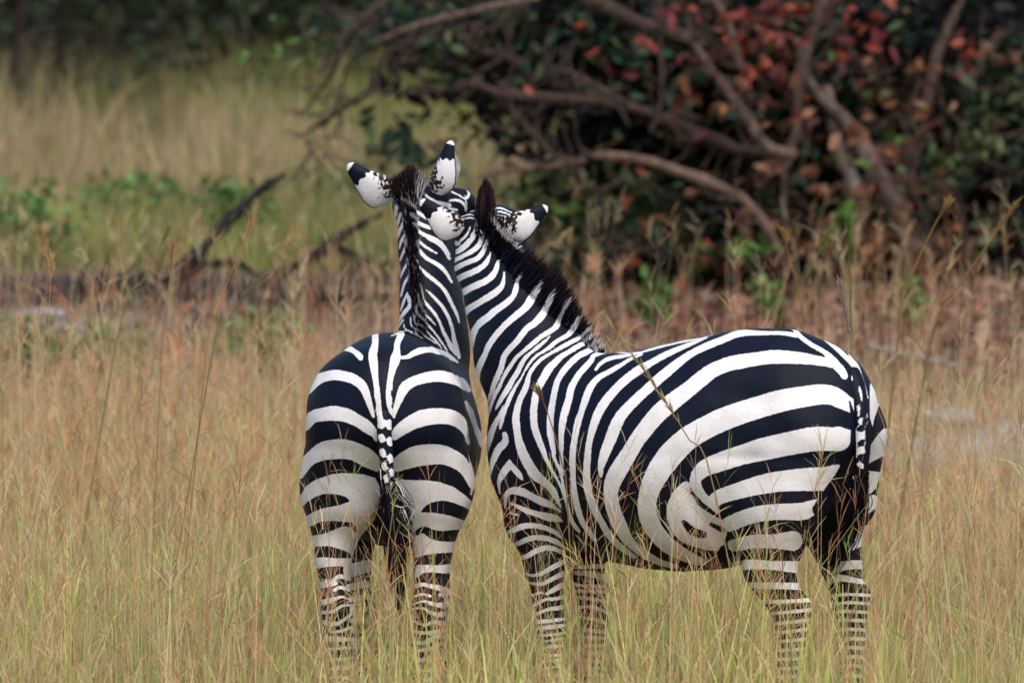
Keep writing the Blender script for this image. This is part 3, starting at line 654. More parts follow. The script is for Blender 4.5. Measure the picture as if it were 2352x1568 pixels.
STRIPES_L = [
 ('w', '861.5,767.5,15 861.5,790,15 856.5,815,20 859,840,18.8 861.5,865,13.8 865.2,890,12.5 866.5,910,14.5 869,935,13.8 872.8,960,12.5 874,980,12.5'),
 ('w', '921.5,767.5,15.5 912.8,787.5,13.5 911.5,807.5,15 907.8,825,22.5 900.2,852.5,15 895.2,877.5,12.5 894,900,15 894,925,12.5 899,945,10 905.2,956.2,3.8'),
 ('b', '899,897.5,5 902.8,910,7.5 905.2,917.5,4'),
 ('b', '900.2,930,4 903.5,937.5,5.5'),
 ('b', '859,915,5 860.2,930,7.5 859,942.5,4.5'),
 ('w', '919,822.5,6.5 936.5,820,9.5 951.5,810,13.8 971.5,803.8,13.8 996.5,803,13.8 1019,810,12.5 1036.5,821.2,7.5 1051.5,832.5,3'),
 ('w', '749,821.2,3 769,807.5,8.8 786.5,800.5,11.2 801.5,800.5,12.5 816.5,808.8,12.5 826.5,818.8,13.8 829,823.8,10'),
 ('w', '711.5,900,9 724,877.5,20 741.5,866.2,22.5 766.5,860.8,23 791.5,863.8,22.5 814,871.2,22.5 831.5,885,21.2 841.5,905,17.5 847.8,925,13.8 854,945,10 857.8,957.5,5'),
 ('w', '1076.5,895,11.2 1056.5,877.5,21.2 1031.5,867.5,23.8 1004,863,25 976.5,867.5,23.8 951.5,875,22.5 931.5,887.5,23.8 921.5,905,20 914,925,15 907.8,942.5,10 905.2,957.5,5'),
 ('w', '705.2,980,15 719,957.5,27.5 741.5,951.2,31.2 769,948.8,33.8 796.5,953.8,31.2 821.5,966.2,27.5 841.5,978.8,27.5 859,995,17.5 864,1010,7.5'),
 ('w', '1077.8,1017.5,7.5 1069,990,15 1054,967.5,30 1029,956.2,35 999,955,37.5 969,960,37.5 941.5,972.5,32.5 919,987.5,27.5 906.5,1000,20'),
 ('w', '691.5,1092.5,12.5 709,1057.5,27.5 734,1038.8,40 761.5,1032.5,45 789,1031.2,45 816.5,1037.5,42.5 844,1052.5,42.5 866.5,1070,27.5'),
 ('w', '1082.8,1115,10 1069,1080,25 1049,1057.5,37.5 1019,1045,43.8 989,1043.8,47.5 959,1047.5,47.5 931.5,1057.5,41.2 909,1070,30'),
 ('W', '687.8,1140 702.8,1116.2 726.5,1100 761.5,1088.8 791.5,1086.2 836.5,1090 861.5,1097.5 872.8,1117.5 872.8,1152.5 861.5,1192.5 841.5,1215 824,1237.5 812.8,1267.5 807.8,1292.5 804,1325 724,1333.8 720.2,1310 722,1277.5 720.2,1260 715.2,1237.5 706.5,1215 699,1187.5 691.5,1162.5'),
 ('b', '696.5,1175,23.8 719,1160,28 744,1150,31.2 771.5,1147.5,26.2 791.5,1147.5,15 801.5,1150,4'),
 ('b', '709,1221.2,18.8 736.5,1212.5,28 761.5,1206.2,22.5 786.5,1202.5,11.2 801.5,1203.8,11.2 811.5,1210,12 817,1219.5,6.5'),
 ('b', '721.5,1267.5,25 749,1266.2,26.2 774,1270,22.5 796.5,1273.8,15 804,1277.5,7.5'),
 ('b', '720.2,1318.8,22.5 746.5,1315,27 769,1312.5,25 789,1310,20 801.5,1315,15'),
 ('w', '722.8,1346.2,15 746.5,1341.2,15.5 767.8,1338.8,13.8'),
 ('w', '767.8,1330,7.5 781.5,1322.5,10 801.5,1328.8,8'),
 ('w', '769,1355,7.5 781.5,1348.8,7.5 801.5,1355,6.2'),
 ('w', '735.2,1383.8,12.5 756.5,1378.8,12.5 771.5,1373.8,7.5 786.5,1370.5,5 809,1377.5,5'),
 ('w', '741.5,1406.2,8.8 766.5,1402.5,7.5 786.5,1390,6.2 814,1390,6.2'),
 ('w', '781.5,1380,2.5 806.5,1381.2,2.5'),
 ('w', '740.2,1427.5,10 766.5,1432.5,9.5 786.5,1425,7.5 814,1403.8,7.5'),
 ('w', '759,1450.5,4.5 781.5,1448.8,6.2 806.5,1438.8,6.2'),
 ('w', '741.5,1465,12.5 771.5,1466.2,11.2 816.5,1468,7.5'),
 ('w', '744,1492.5,7.5 779,1487.5,6.2 814,1486.2,5'),
 ('w', '739,1515.3,7.1 779,1512.8,7.2 816.5,1509.4,7.6'),
 ('w', '739,1537.3,6.6 779,1533.1,10.6 816.5,1529.6,9.4'),
 ('w', '739,1558.4,7.8 779,1554.2,5.1 816.5,1560.3,10.5'),
 ('w', '739,1586.5,10.8 779,1584.4,6 816.5,1580.8,8.5'),
 ('w', '739,1608.2,11.6 779,1606.8,10.8 816.5,1600.3,9.4'),
 ('w', '739,1632.8,10.5 779,1629.6,10 816.5,1625.7,11.1'),
 ('w', '739,1654.2,9.6 779,1655.3,9.2 816.5,1649.5,6.9'),
 ('w', '739,1677.2,9.8 779,1679.7,10.4 816.5,1674.1,7.9'),
 ('w', '739,1705.4,7.7 779,1699.4,5.1 816.5,1695.9,8.7'),
 ('w', '739,1728,9.7 779,1722.8,10.7 816.5,1723.6,6.4'),
 ('w', '739,1746.1,11.8 779,1750.9,10.5 816.5,1747.2,7.4'),
 ('w', '739,1770.1,7.5 779,1769.3,10.6 816.5,1773.5,10.2'),
 ('w', '739,1794.3,7.4 779,1793.6,10.7 816.5,1790.7,10.2'),
 ('w', '739,1822.9,9.3 779,1822,6.6 816.5,1817.7,6.4'),
 ('w', '739,1841.4,6.2 779,1841.2,5.7 816.5,1837.3,11.5'),
 ('w', '739,1866.9,11.3 779,1867.7,9.4 816.5,1866.4,11.2'),
 ('W', '904,1099.5 941.5,1102.5 981.5,1103 1011.5,1107 1041.5,1117.5 1066.5,1135 1084,1150 1084,1165 1076.5,1185 1069,1202.5 1065.2,1220 1061.5,1242.5 1049,1257.5 1044,1277.5 1041.5,1297.5 1040.2,1322.5 951.5,1335 951.5,1312.5 954,1292.5 952.8,1277.5 949,1262.5 947.8,1242.5 941.5,1220 932.8,1197.5 924,1175 915.2,1152.5 907.8,1127.5'),
 ('b', '969,1175,4 986.5,1166.2,20 1011.5,1163.8,30 1031.5,1167.5,31.2 1051.5,1173.8,30 1069,1181.2,27.5 1077.8,1187.5,15'),
 ('b', '957.8,1222.5,12.5 974,1215,15 991.5,1225,22 1011.5,1230,25 1036.5,1230,27.5 1061.5,1227.5,23.8'),
 ('b', '955.2,1288.8,15 976.5,1285,22 999,1283.8,27 1021.5,1282.5,27.5 1044,1280,25'),
 ('b', '952.8,1337.5,15 976.5,1325,20 999,1325,22 1019,1330,27.5 1040.2,1327.5,25'),
 ('w', '951.5,1346.2,10 971.5,1341.2,8.8 989,1345,10 1006.5,1348.8,12.5 1031.5,1356.2,10'),
 ('w', '951.5,1368.8,6.2 971.5,1363.8,5.5 987.8,1368.8,6.2'),
 ('w', '946.5,1387.5,5 974,1380,5 989,1385,7.5 1019,1391.2,11.2'),
 ('w', '939,1400,5.5 969,1395,5.5 989,1406.2,7.5 1016.5,1412.5,10'),
 ('w', '939,1420,5 974,1435,6.2 994,1427.5,8.8 1016.5,1430.5,7.5'),
 ('w', '936.5,1442.5,7 961.5,1451.2,7.5 984,1452.5,7.5 1016.5,1446.2,11.2'),
 ('w', '939,1472.5,7.5 974,1475,8.8 994,1463.8,10 1016.5,1451.2,7.5'),
 ('w', '939,1495,7.5 981.5,1490,7.5 1016.5,1476.2,7.5'),
 ('w', '939,1518.4,9.8 981.5,1513,8.7 1016.5,1510.8,8.8'),
 ('w', '939,1538.8,6.4 981.5,1539,7.4 1016.5,1528.6,6.5'),
 ('w', '939,1565.9,7 981.5,1559.1,8.6 1016.5,1559.5,7.5'),
 ('w', '939,1585.2,8 981.5,1580,9.8 1016.5,1575.7,11.3'),
 ('w', '939,1606.9,6.4 981.5,1610.3,9.4 1016.5,1601.3,8.8'),
 ('w', '939,1633.5,9.8 981.5,1628.7,9.5 1016.5,1632,9.7'),
 ('w', '939,1661.3,11.1 981.5,1654,9.6 1016.5,1654.3,9'),
 ('w', '939,1677.7,9.2 981.5,1682,6.3 1016.5,1676.3,10.9'),
 ('w', '939,1705.9,5.7 981.5,1703.6,6 1016.5,1702,9.5'),
 ('w', '939,1727,10.9 981.5,1727.3,6.5 1016.5,1725.5,10.8'),
 ('w', '939,1756,10.8 981.5,1751.3,8.7 1016.5,1747.2,8.7'),
 ('w', '939,1780.6,7.6 981.5,1770.4,8.8 1016.5,1770,8.8'),
 ('w', '939,1800.9,7 981.5,1795.1,4.9 1016.5,1796.3,11'),
 ('w', '939,1825.5,6.2 981.5,1825.1,9.5 1016.5,1817.6,5.5'),
 ('w', '939,1850.6,9.2 981.5,1846,4.6 1016.5,1843.3,5.7'),
 ('w', '939,1871.1,6.4 981.5,1867.6,9.8 1016.5,1867.2,10.4'),
 ('w', '1071.5,922.5,6.5 1086.5,960,11 1101.5,1005,12 1110.8,1040,6 1109,1072.5,4.5 1101.5,1102.5,3.5 1091.5,1125,3'),
 ('w', '1076.5,1035,2 1084,1085,10 1086.5,1115,7.5 1082.8,1135,5'),
 ('w', '706,977.5,2.5 696.5,1005,2.5 691,1040,2.5'),
 ('w', '804,1310,30 841.5,1300,30'),
 ('w', '801.5,1347.5,15 841.5,1340,16'),
 ('w', '809,1375,12.5 846.5,1367.5,12.5'),
 ('w', '809,1400,12.5 846.5,1397.5,12.5'),
 ('w', '809,1425,11.2 846.5,1425,11.2'),
 ('w', '809,1447.5,10 846.5,1452.5,10'),
 ('w', '809,1475,10 846.5,1477.5,10'),
 ('w', '1010.2,1387.5,10 1036.5,1385,10'),
 ('w', '1011.5,1408.8,9 1036.5,1405,9'),
 ('w', '1011.5,1432.5,10 1036.5,1427.5,10'),
 ('w', '1011.5,1462.5,9 1036.5,1457.5,9'),
 ('w', '1011.5,1365,9 1036.5,1362.5,9'),
 ('w', '961.9,553.6,7.3 975.9,565.4,6.4 990,573.6,5.5 1004.5,581.8,2.7'),
 ('w', '983,546.6,7.3 1008.7,560.7,7.6 1022.8,574.7,8.2 1034.5,593.5,7.3'),
 ('w', '956,563,4.8 966.6,579.4,8.2 980.6,593.5,8.2 997,602.9,9.1 1013.4,614.6,10.1 1025.1,628.6,8.2 1036.9,647.4,5.5'),
 ('w', '957.2,605.2,3.7 968.9,619.3,4.6 983,633.3,8.8 1001.7,647.4,8.2 1018.1,663.8,8.2 1029.8,682.6,8.2 1039.2,701.3,8.2 1048.6,720.1,7.3 1054.4,741.2,2.7'),
 ('w', '978.3,665,2.2 990,675.5,5.5 1004.1,689.6,6.4 1018.1,706,7.3 1027.5,724.7,7.3 1036.9,750.5,7.3 1041.6,776.3,9.1 1047.4,797.4,11 1054.4,820.8,7.3'),
 ('w', '964.2,656.8,2.7 968.9,673.2,4.6 973.6,689.6,5.5 985.3,703.6,6.4 999.4,720.1,6.4 1011.1,741.2,5.5 1018.1,759.9,7.3 1027.5,778.7,7.3 1036.9,797.4,11 1048.6,811.5,11'),
 ('w', '960.7,682.6,2.2 964.2,701.3,2.7 971.2,717.7,3.7 985.3,729.4,4.6 1001,746.3,2.6'),
 ('w', '957.2,706,3.7 959.5,724.7,4.6 973.6,738.8,5.5 990,752.9,5.5 1004.1,769.3,4.6 1015.8,785.7,4.1 1027.5,804.4,2.7'),
 ('w', '952.5,724.7,4.6 954.8,743.5,3.7 971.2,752.9,3.7 987.6,766.9,3.7 1004.1,783.3,3.7 1015.8,797.4,2.2'),
 ('w', '943.1,729.4,3.7 945.5,748.2,3.3 966.6,764.6,3.3 985.3,776.3,3.3 1004.1,788,2.2'),
 ('w', '927.9,743.5,2.7 931.4,755.2,3.3 950.1,764.6,3.3 971.2,776.3,2.2'),
 ('w', '898.6,770.4,2.7 919.7,763.4,2.7 933.7,759.9,1.8'),
 ('w', '934.9,558.3,5.5 925.5,579.4,6.2 917.3,598.2,4.4'),
 ('w', '936.6,604,5.9 927.9,619.3,5.9 919.7,638,4.4'),
 ('w', '940.3,633.3,5.1 929.1,652.1,5.1 920.8,680.2,3.7'),
 ('w', '936.1,673.2,4.4 927.9,691.9,4.8 920.8,713,3.7'),
 ('w', '938.4,682.6,8.4 940.8,701.3,7.3 929.1,717.7,8.8 917.3,736.5,5.5 908,759.9,2.2'),
 ('w', '926.7,734.1,3.7 917.3,750.5,3.7 905.6,763.4,3.3'),
 ('w', '931.4,470.3,4.4 948.6,482.1,6.7 965.8,492.9,7.4 980.8,502.6,6.7'),
 ('w', '944.3,501.5,7.7 961.5,512.2,8.3 980.8,520.8,8.3 991.6,525.1,5'),
 ('w', '952.9,523,7.7 967.9,535.9,8.3 987.3,544.5,8.3 1006.6,553.1,8.3 1019.5,565.9,8.3 1032.4,584.2,6.7'),
 ('w', '909.9,475.7,10.1 907.8,492.9,9.2 904.5,497.2,6.7'),
 ('w', '920.7,490.7,6 914.2,512.2,6.7 909.9,523,3.4'),
 ('w', '927.1,512.2,6.7 918.5,529.4,6.7 913.1,546.6,3.7'),
 ('w', '929.3,540.2,7.7 920.7,555.2,6.7 916.4,572.4,3.7'),
 ('w', '914.2,458.5,5 929.3,471.4,4.1'),
 ('w', '1045.3,428.4,3.4 1066.8,430.6,4.1 1077.1,441.3,5.7 1073.2,454.2,5 1066.8,456.4,3.7 1053.9,448.8,3.4 1036.7,441.3,3.7'),
 ('w', '1034.5,460.7,4.4 1045.3,459.6,5.7 1060.3,463.9,6 1067.9,473.6,4.4 1070,484.3,2.7'),
 ('w', '1066.8,449.9,2.7 1071.1,467.1,3 1073.2,480,2'),
 ('w', '1034.5,480,6.7 1049.6,482.1,5'),
 ('w', '965.8,434.9,5 978.7,449.9,6 995.9,460.7,5 1013.1,467.1,8.3 1032.4,471.4,10.1'),
 ('w', '1129.1,460.7,5 1139.8,465,5.7'),
 ('w', '1131.2,469.3,6.7 1142,471.4,5'),
]
def parse_marks(L):
    return [(op, np.array([[float(v) for v in p.split(',')] for p in s.split(' ')])) for op, s in L]

def seg_field(X, Y, P):
    """largest (half width - distance) to a polyline with a width at each point"""
    best = np.full(len(X), -99.0, np.float32)
    for i in range(len(P)-1):
        ax, ay, aw = P[i]; bx, by, bw = P[i+1]
        dx, dy = bx-ax, by-ay
        t = np.clip(((X-ax)*dx+(Y-ay)*dy)/max(dx*dx+dy*dy, 1e-6), 0, 1)
        d = np.hypot(X-ax-t*dx, Y-ay-t*dy)
        best = np.maximum(best, (aw+(bw-aw)*t)/2-d)
    return best

def poly_field(X, Y, P):
    ins = np.zeros(len(X), bool); dist = np.full(len(X), 99.0)
    n = len(P)
    for i in range(n):
        ax, ay = P[i]; bx, by = P[(i+1) % n]
        dx, dy = bx-ax, by-ay
        t = np.clip(((X-ax)*dx+(Y-ay)*dy)/max(dx*dx+dy*dy, 1e-6), 0, 1)
        dist = np.minimum(dist, np.hypot(X-ax-t*dx, Y-ay-t*dy))
        c = (ay > Y) != (by > Y)
        ins ^= c & (X < dx*(Y-ay)/(dy if abs(dy) > 1e-9 else 1e-9)+ax)
    return np.where(ins, dist, -dist)

def marks_field(X, Y, marks):
    f = np.full(len(X), -9.0, np.float32)
    for op, P in marks:
        if op != 'W' and len(P) == 1: P = np.concatenate([P, P+0.01])
        m = 10 if op == 'W' else 10+P[:, 2].max()/2
        s = np.where((X > P[:, 0].min()-m) & (X < P[:, 0].max()+m) & (Y > P[:, 1].min()-m) & (Y < P[:, 1].max()+m))[0]
        if len(s) == 0: continue
        if op == 'W': g = poly_field(X[s], Y[s], P)
        else:
            if len(P) > 2: P = catmull(P, len(P)*3-2)
            g = seg_field(X[s], Y[s], P)
        f[s] = np.maximum(f[s], g) if op in 'wW' else np.minimum(f[s], -g)
    return np.clip(f, -9, 9)

def coat_material():
    T = NT('zebra_coat')
    w = T.n('ShaderNodeAttribute', attribute_name='white')
    mo = T.n('ShaderNodeAttribute', attribute_name='mottle')
    dk = T.n('ShaderNodeAttribute', attribute_name='dusk')
    co = T.n('ShaderNodeTexCoord')
    n1 = T.n('ShaderNodeTexNoise', i_Scale=110.0, i_Detail=3.0); T.l(co.outputs['Object'], n1.inputs['Vector'])
    n2 = T.n('ShaderNodeTexNoise', i_Scale=9.0, i_Detail=4.0); T.l(co.outputs['Object'], n2.inputs['Vector'])
    n3 = T.n('ShaderNodeTexNoise', i_Scale=85.0, i_Detail=3.0, i_Roughness=0.55); T.l(co.outputs['Object'], n3.inputs['Vector'])
    f = T.math('ADD', w.outputs['Fac'], T.math('MULTIPLY', T.math('SUBTRACT', n1.outputs['Fac'], 0.5), 3.3))
    f = T.math('ADD', f, T.math('MULTIPLY', T.math('SUBTRACT', n2.outputs['Fac'], 0.5), 1.6))
    fac = T.n('ShaderNodeMapRange'); fac.inputs[1].default_value = -0.7; fac.inputs[2].default_value = 0.7
    T.l(f, fac.inputs[0])
    white = T.ramp(n2.outputs['Fac'], [(0.3, (.68, .645, .625)), (0.5, (.75, .725, .715)), (0.72, (.79, .77, .77))]).outputs[0]
    white = T.mix(T.math('MULTIPLY', n3.outputs['Fac'], .25), white, (.66, .58, .50))
    black = T.ramp(n2.outputs['Fac'], [(0.3, (.0016, .0034, .0100)), (0.7, (.0026, .0055, .0170))]).outputs[0]
    sx = T.n('ShaderNodeSeparateXYZ'); T.l(co.outputs['Object'], sx.inputs[0])
    low = T.n('ShaderNodeMapRange'); low.inputs[1].default_value = 1.0; low.inputs[2].default_value = .55
    T.l(T.math('ADD', sx.outputs['Z'], T.math('MULTIPLY', T.math('SUBTRACT', n2.outputs['Fac'], .5), .5)), low.inputs[0])
    black = T.mix(T.math('MULTIPLY', low.outputs[0], .8), black, (.016, .009, .008))
    white = T.mix(T.math('MULTIPLY', low.outputs[0], .35), white, (.60, .52, .43))
    hs = T.n('ShaderNodeMapping'); hs.inputs['Scale'].default_value = (90, 90, 420); T.l(co.outputs['Object'], hs.inputs[0])
    n5 = T.n('ShaderNodeTexNoise', i_Scale=1.0, i_Detail=2.0); T.l(hs.outputs[0], n5.inputs['Vector'])
    white = T.mix(T.math('MULTIPLY', T.math('GREATER_THAN', n5.outputs['Fac'], .56), .22), white, (.46, .41, .37))
    col = T.mix(fac.outputs[0], black, white)
    mm = T.n('ShaderNodeMapRange'); mm.inputs[1].default_value = -0.02; mm.inputs[2].default_value = 0.03
    T.l(T.math('SUBTRACT', mo.outputs['Fac'], n3.outputs['Fac']), mm.inputs[0])
    col = T.mix(mm.outputs[0], col, (.022, .009, .007))
    col = T.mix(dk.outputs['Fac'], col, (.085, .030, .020))
    T.l(col, T.b.inputs['Base Color'])
    T.b.inputs['Roughness'].default_value = 0.55
    T.b.inputs['Specular IOR Level'].default_value = 0.14
    T.b.inputs['Sheen Weight'].default_value = 0.0
    T.b.inputs['Sheen Tint'].default_value = (.7, .8, 1, 1)
    st = T.n('ShaderNodeMapping'); st.inputs['Scale'].default_value = (60, 260, 60)
    T.l(co.outputs['Object'], st.inputs[0])
    n4 = T.n('ShaderNodeTexNoise', i_Scale=1.0, i_Detail=3.0); T.l(st.outputs[0], n4.inputs['Vector'])
    b1 = T.n('ShaderNodeBump', i_Strength=0.22, i_Distance=0.004); T.l(n4.outputs['Fac'], b1.inputs['Height'])
    b2 = T.n('ShaderNodeBump', i_Strength=0.22, i_Distance=0.03); T.l(n2.outputs['Fac'], b2.inputs['Height']); T.l(b1.outputs[0], b2.inputs['Normal'])
    T.l(b2.outputs[0], T.b.inputs['Normal'])
    return T.m

def dark_material(name, col, rough):
    T = NT(name)
    co = T.n('ShaderNodeTexCoord')
    n = T.n('ShaderNodeTexNoise', i_Scale=40.0); T.l(co.outputs['Object'], n.inputs['Vector'])
    c = T.mix(n.outputs['Fac'], [v*.6 for v in col], [v*1.4 for v in col])
    T.l(c, T.b.inputs['Base Color'])
    T.b.inputs['Roughness'].default_value = rough
    return T.m

M_coat = coat_material()
M_hoof = dark_material('hoof_horn', (.03, .027, .025), .6)
M_eye = dark_material('eye_gloss', (.012, .008, .006), .08)

def strands(root, tip, width, bend=None, k=4, spread=None):
    """tapered hair ribbons; root, tip (n,3). Returns V, F, t along the strand"""
    n = len(root)
    d = tip-root
    side = np.cross(d, rng.normal(size=(n, 3)))
    side /= np.maximum(np.linalg.norm(side, axis=1, keepdims=True), 1e-9)
    t = np.linspace(0, 1, k+1)
    V = np.zeros((n, k+1, 2, 3)); 
    bend = np.zeros((n, 3)) if bend is None else bend
    for i, a in enumerate(t):
        c = root + d*a + bend*(a*(1-a)*4)[..., None] if np.ndim(a) else root + d*a + bend*(a*(1-a)*4)
        w = width*(1-a**2*0.92)/2
        w = w[:, None] if np.ndim(w) else w
        V[:, i, 0] = c-side*w; V[:, i, 1] = c+side*w
    base = (np.arange(n)*(k+1)*2)[:, None]
    F = [np.stack([base[:, 0]+2*i, base[:, 0]+2*i+1, base[:, 0]+2*i+3, base[:, 0]+2*i+2], 1) for i in range(k)]
    T = np.tile(np.repeat(t, 2), n)
    return V.reshape(-1, 3), np.concatenate(F), T

def tube(pts, rad, m=10):
    P = np.asarray(pts, float); n = len(P)
    Tn = np.gradient(P, axis=0); Tn /= np.linalg.norm(Tn, axis=1, keepdims=True)
    ref = np.array([0.31, 0.87, 0.38])
    V = []
    for i in range(n):
        a = np.cross(Tn[i], ref); a /= np.linalg.norm(a); b = np.cross(Tn[i], a)
        for j in range(m):
            th = 2*math.pi*j/m
            V.append(P[i]+(a*math.cos(th)+b*math.sin(th))*rad[i])
    F = []
    for i in range(n-1):
        for j in range(m):
            F.append([i*m+j, i*m+(j+1) % m, (i+1)*m+(j+1) % m, (i+1)*m+j])
    V.append(P[0]); V.append(P[-1])
    tri = []
    for j in range(m):
        tri.append([n*m, (j+1) % m, j]); tri.append([n*m+1, (n-1)*m+j, (n-1)*m+(j+1) % m])
    return np.array(V), [np.array(F), np.array(tri)]

def ear_marks(U, flip, wsc):
    """white ear, dark upper third, pale tip, dark rim, brown flecks at the root"""
    u, s, inner = U[:, 0], U[:, 1]*flip, U[:, 2]
    edge = 0.655 + 0.045*s + 0.025*np.sin(s*11+flip)
    f = np.minimum(np.maximum((edge-u)*120, (u-0.93)*120), 9)
    f = np.where((s > 0.4) & (u < .93) & (u > .10), np.minimum(f, (0.83-s)*50), f)
    f = np.where(inner > 0, np.where(u < .9, 4, f), f)
    mott = np.clip(.80 - 1.0*np.abs(u-.16) - 0.46*(s+.42), 0, .56)*(inner == 0)
    return np.clip(f, -9, 9), mott

def hoof_mesh(x, y):
    ring = [(.085, .046), (.055, .052), (.0, .060)]
    V = []; m = 14
    for z, r in ring:
        for j in range(m):
            a = 2*math.pi*j/m
            V.append((x + (0.055-z)*0.35 + r*math.cos(a)*1.1, y + r*math.sin(a)*.95, z*0.98+.002))
    F = []
    for i in range(2):
        for j in range(m): F.append([i*m+j, (i+1)*m+j, (i+1)*m+(j+1) % m, i*m+(j+1) % m])
    o = np_mesh
    V += [(x+.0, y, .088), (x+.02, y, .002)]
    tri = []
    for j in range(m): tri += [[3*m, j, (j+1) % m], [3*m+1, 2*m+(j+1) % m, 2*m+j]]
    return np.array(V), [np.array(F), np.array(tri)]

def ball(c, r, n=12, m=18):
    V = [np.array(c)+r*np.array([math.sin(math.pi*i/n)*math.cos(2*math.pi*j/m), math.sin(math.pi*i/n)*math.sin(2*math.pi*j/m), math.cos(math.pi*i/n)]) for i in range(n+1) for j in range(m)]
    F = [[i*m+j, (i+1)*m+j, (i+1)*m+(j+1) % m, i*m+(j+1) % m] for i in range(n) for j in range(m)]
    return np.array(V), np.array(F)

from mathutils.bvhtree import BVHTree
def project_on(bvh, Fr, px, py, Ydef):
    """point of the coat met by the line of sight, else the near point at depth Ydef"""
    o = Fr.loc(np.array([0, -CAM_D, CAM_H])); d = Fr.loc(at(px, py, 0))-o
    h = bvh.ray_cast(Vector(o), Vector(d).normalized())
    if h[0] is None:
        p = Fr.loc(at(px, py, Ydef)); q = bvh.find_nearest(Vector(p))
        return np.array(q[0])
    return np.array(h[0])

def build_zebra(Fr, fn, marks, label, right):
    root = empty('zebra', Fr.o, Fr.h)
    tag(root, label, 'zebra', 'pair of zebras standing with necks together')
    V, F, head, ears, crest, rad = fn()
    nb = len(V)
    bvh = BVHTree.FromPolygons([tuple(v) for v in V], [tuple(f) for f in F])
    W = Fr.wld(V); X, Y = picture_xy(W)
    f = marks_field(X, Y, marks)
    N = vnormals(V, F)
    x, y, z = V.T
    rel = (np.sin(x*21+2*np.sin(z*9))*np.sin(z*17+1.5*np.sin(x*8))*.0022 + np.sin(x*43+z*11)*np.sin(z*39-x*7+y*9)*.0010)
    # hollows: flank before the thigh, behind the elbow, between the haunch muscles
    for cx, cz, rx, rz, dp in ((-.20, .80, .035, .12, .016), (.30, .74, .030, .12, .013), (-.33, 1.16, .10, .03, .006), (.33, 1.08, .03, .16, .007), (-.36, .98, .22, .02, .005)):
        rel -= dp*np.exp(-((x-cx-.35*(z-cz))/rx)**2-((z-cz)/rz)**2)*(np.abs(y) > .08)
    V = V + N*rel[:, None]
    po, hd, sd, up = head
    if not right:
        # flanks and chest of the rump-on animal: upright bands like its neighbour's, away from the traced rump
        s = V[:, 0]; Nw = N @ Fr.R.T
        view = np.array([0, -1, .08])
        facing = Nw @ view
        fl = np.sin((s + 0.06*np.sin(V[:, 2]*4))*2*math.pi/0.115)*7
        wgt = (s > -.12) & (facing < -0.02) & (V[:, 2] > .55) & (V[:, 2] < 1.3)
        f = np.where(wgt, fl, f)
    # dark muzzle
    ah = (V-po) @ hd
    lim = np.linalg.norm(V-(po+hd*.25), axis=1) < .34
    mz = lim & (ah > .38)
    f = np.where(mz, -8, f)
    dusk = np.where(mz, .12, 0.0)
    if not right:
        face = lim & (ah > .16) & (ah <= .38)
    mott = np.zeros(nb)
    VV, FF, WH, MO, DU = [V], [F], [f], [mott], [dusk]
    off = nb
    for i, (ev, ef, eu) in enumerate(ears):
        ew, em = ear_marks(eu, (-1, 1)[i], 1)
        VV.append(ev); FF.append(ef+off); off += len(ev)
        WH.append(ew); MO.append(em); DU.append(np.zeros(len(ev)))
    body = np_mesh('body', np.concatenate(VV), np.concatenate(FF), M_coat, root, True,
                   {'white': np.concatenate(WH), 'mottle': np.concatenate(MO), 'dusk': np.concatenate(DU)})
    # eyes
    for s in (-1, 1):
        p = po+hd*.185+sd*s*.088+up*.035
        q = np.array(bvh.find_nearest(Vector(p))[0])
        ev, ef = ball(q, .021)
        np_mesh('eye', ev, ef, M_eye, root, True)
    feet = ([(-.44+.07, .16), (-.515+.07, -.15), (.36+.065, .145), (.365+.065, -.14)] if right else
            [(-.48+.07, .135), (-.47+.07, -.12), (.37+.065, .15), (.365+.065, -.105)])
    for x, y in feet:
        hv, hf = hoof_mesh(x, y)
        np_mesh('hoof', hv, hf, M_hoof, root)
    return root, bvh

def hair(name, Fr, parent, marks, root, tip, width, bend=None, k=4, dusk=(0.2, .9), flip_white=None, carry=1.0):
    V, F, t = strands(root, tip, width, bend, k)
    R_ = np.repeat(root, 2*(k+1), axis=0)
    X, Y = picture_xy(Fr.wld(R_+(V-R_)*carry))     # carry < 1 lets the bands of the neck run up the hair
    f = marks_field(X, Y, marks) if marks is not None else np.full(len(V), -9.0)
    if flip_white is not None: f = np.where(np.repeat(flip_white, 2*(k+1)), 6, f)
    nz = np.repeat(rng.random(len(root)), 2*(k+1))
    du = np.clip((t-dusk[0])/(1-dusk[0]), 0, 1)*dusk[1]*nz
    return np_mesh(name, V, F, M_coat, parent, False, {'white': f, 'mottle': np.zeros(len(V)), 'dusk': du})

def along(P, t):
    P = np.asarray(P, float)
    i = np.clip((t*(len(P)-1)).astype(int), 0, len(P)-2); a = (t*(len(P)-1)-i)[:, None]
    return P[i]*(1-a)+P[i+1]*a

MK_R, MK_L = parse_marks(STRIPES_R), parse_marks(STRIPES_L)
zebra_r, bvh_r = build_zebra(FA, bodyA, MK_R, 'right-hand zebra seen side-on with its striped flank showing and head turned away beside the other', True)
zebra_l, bvh_l = build_zebra(FB, bodyB, MK_L, 'left-hand zebra seen from behind with its rump and hanging tail towards us', False)

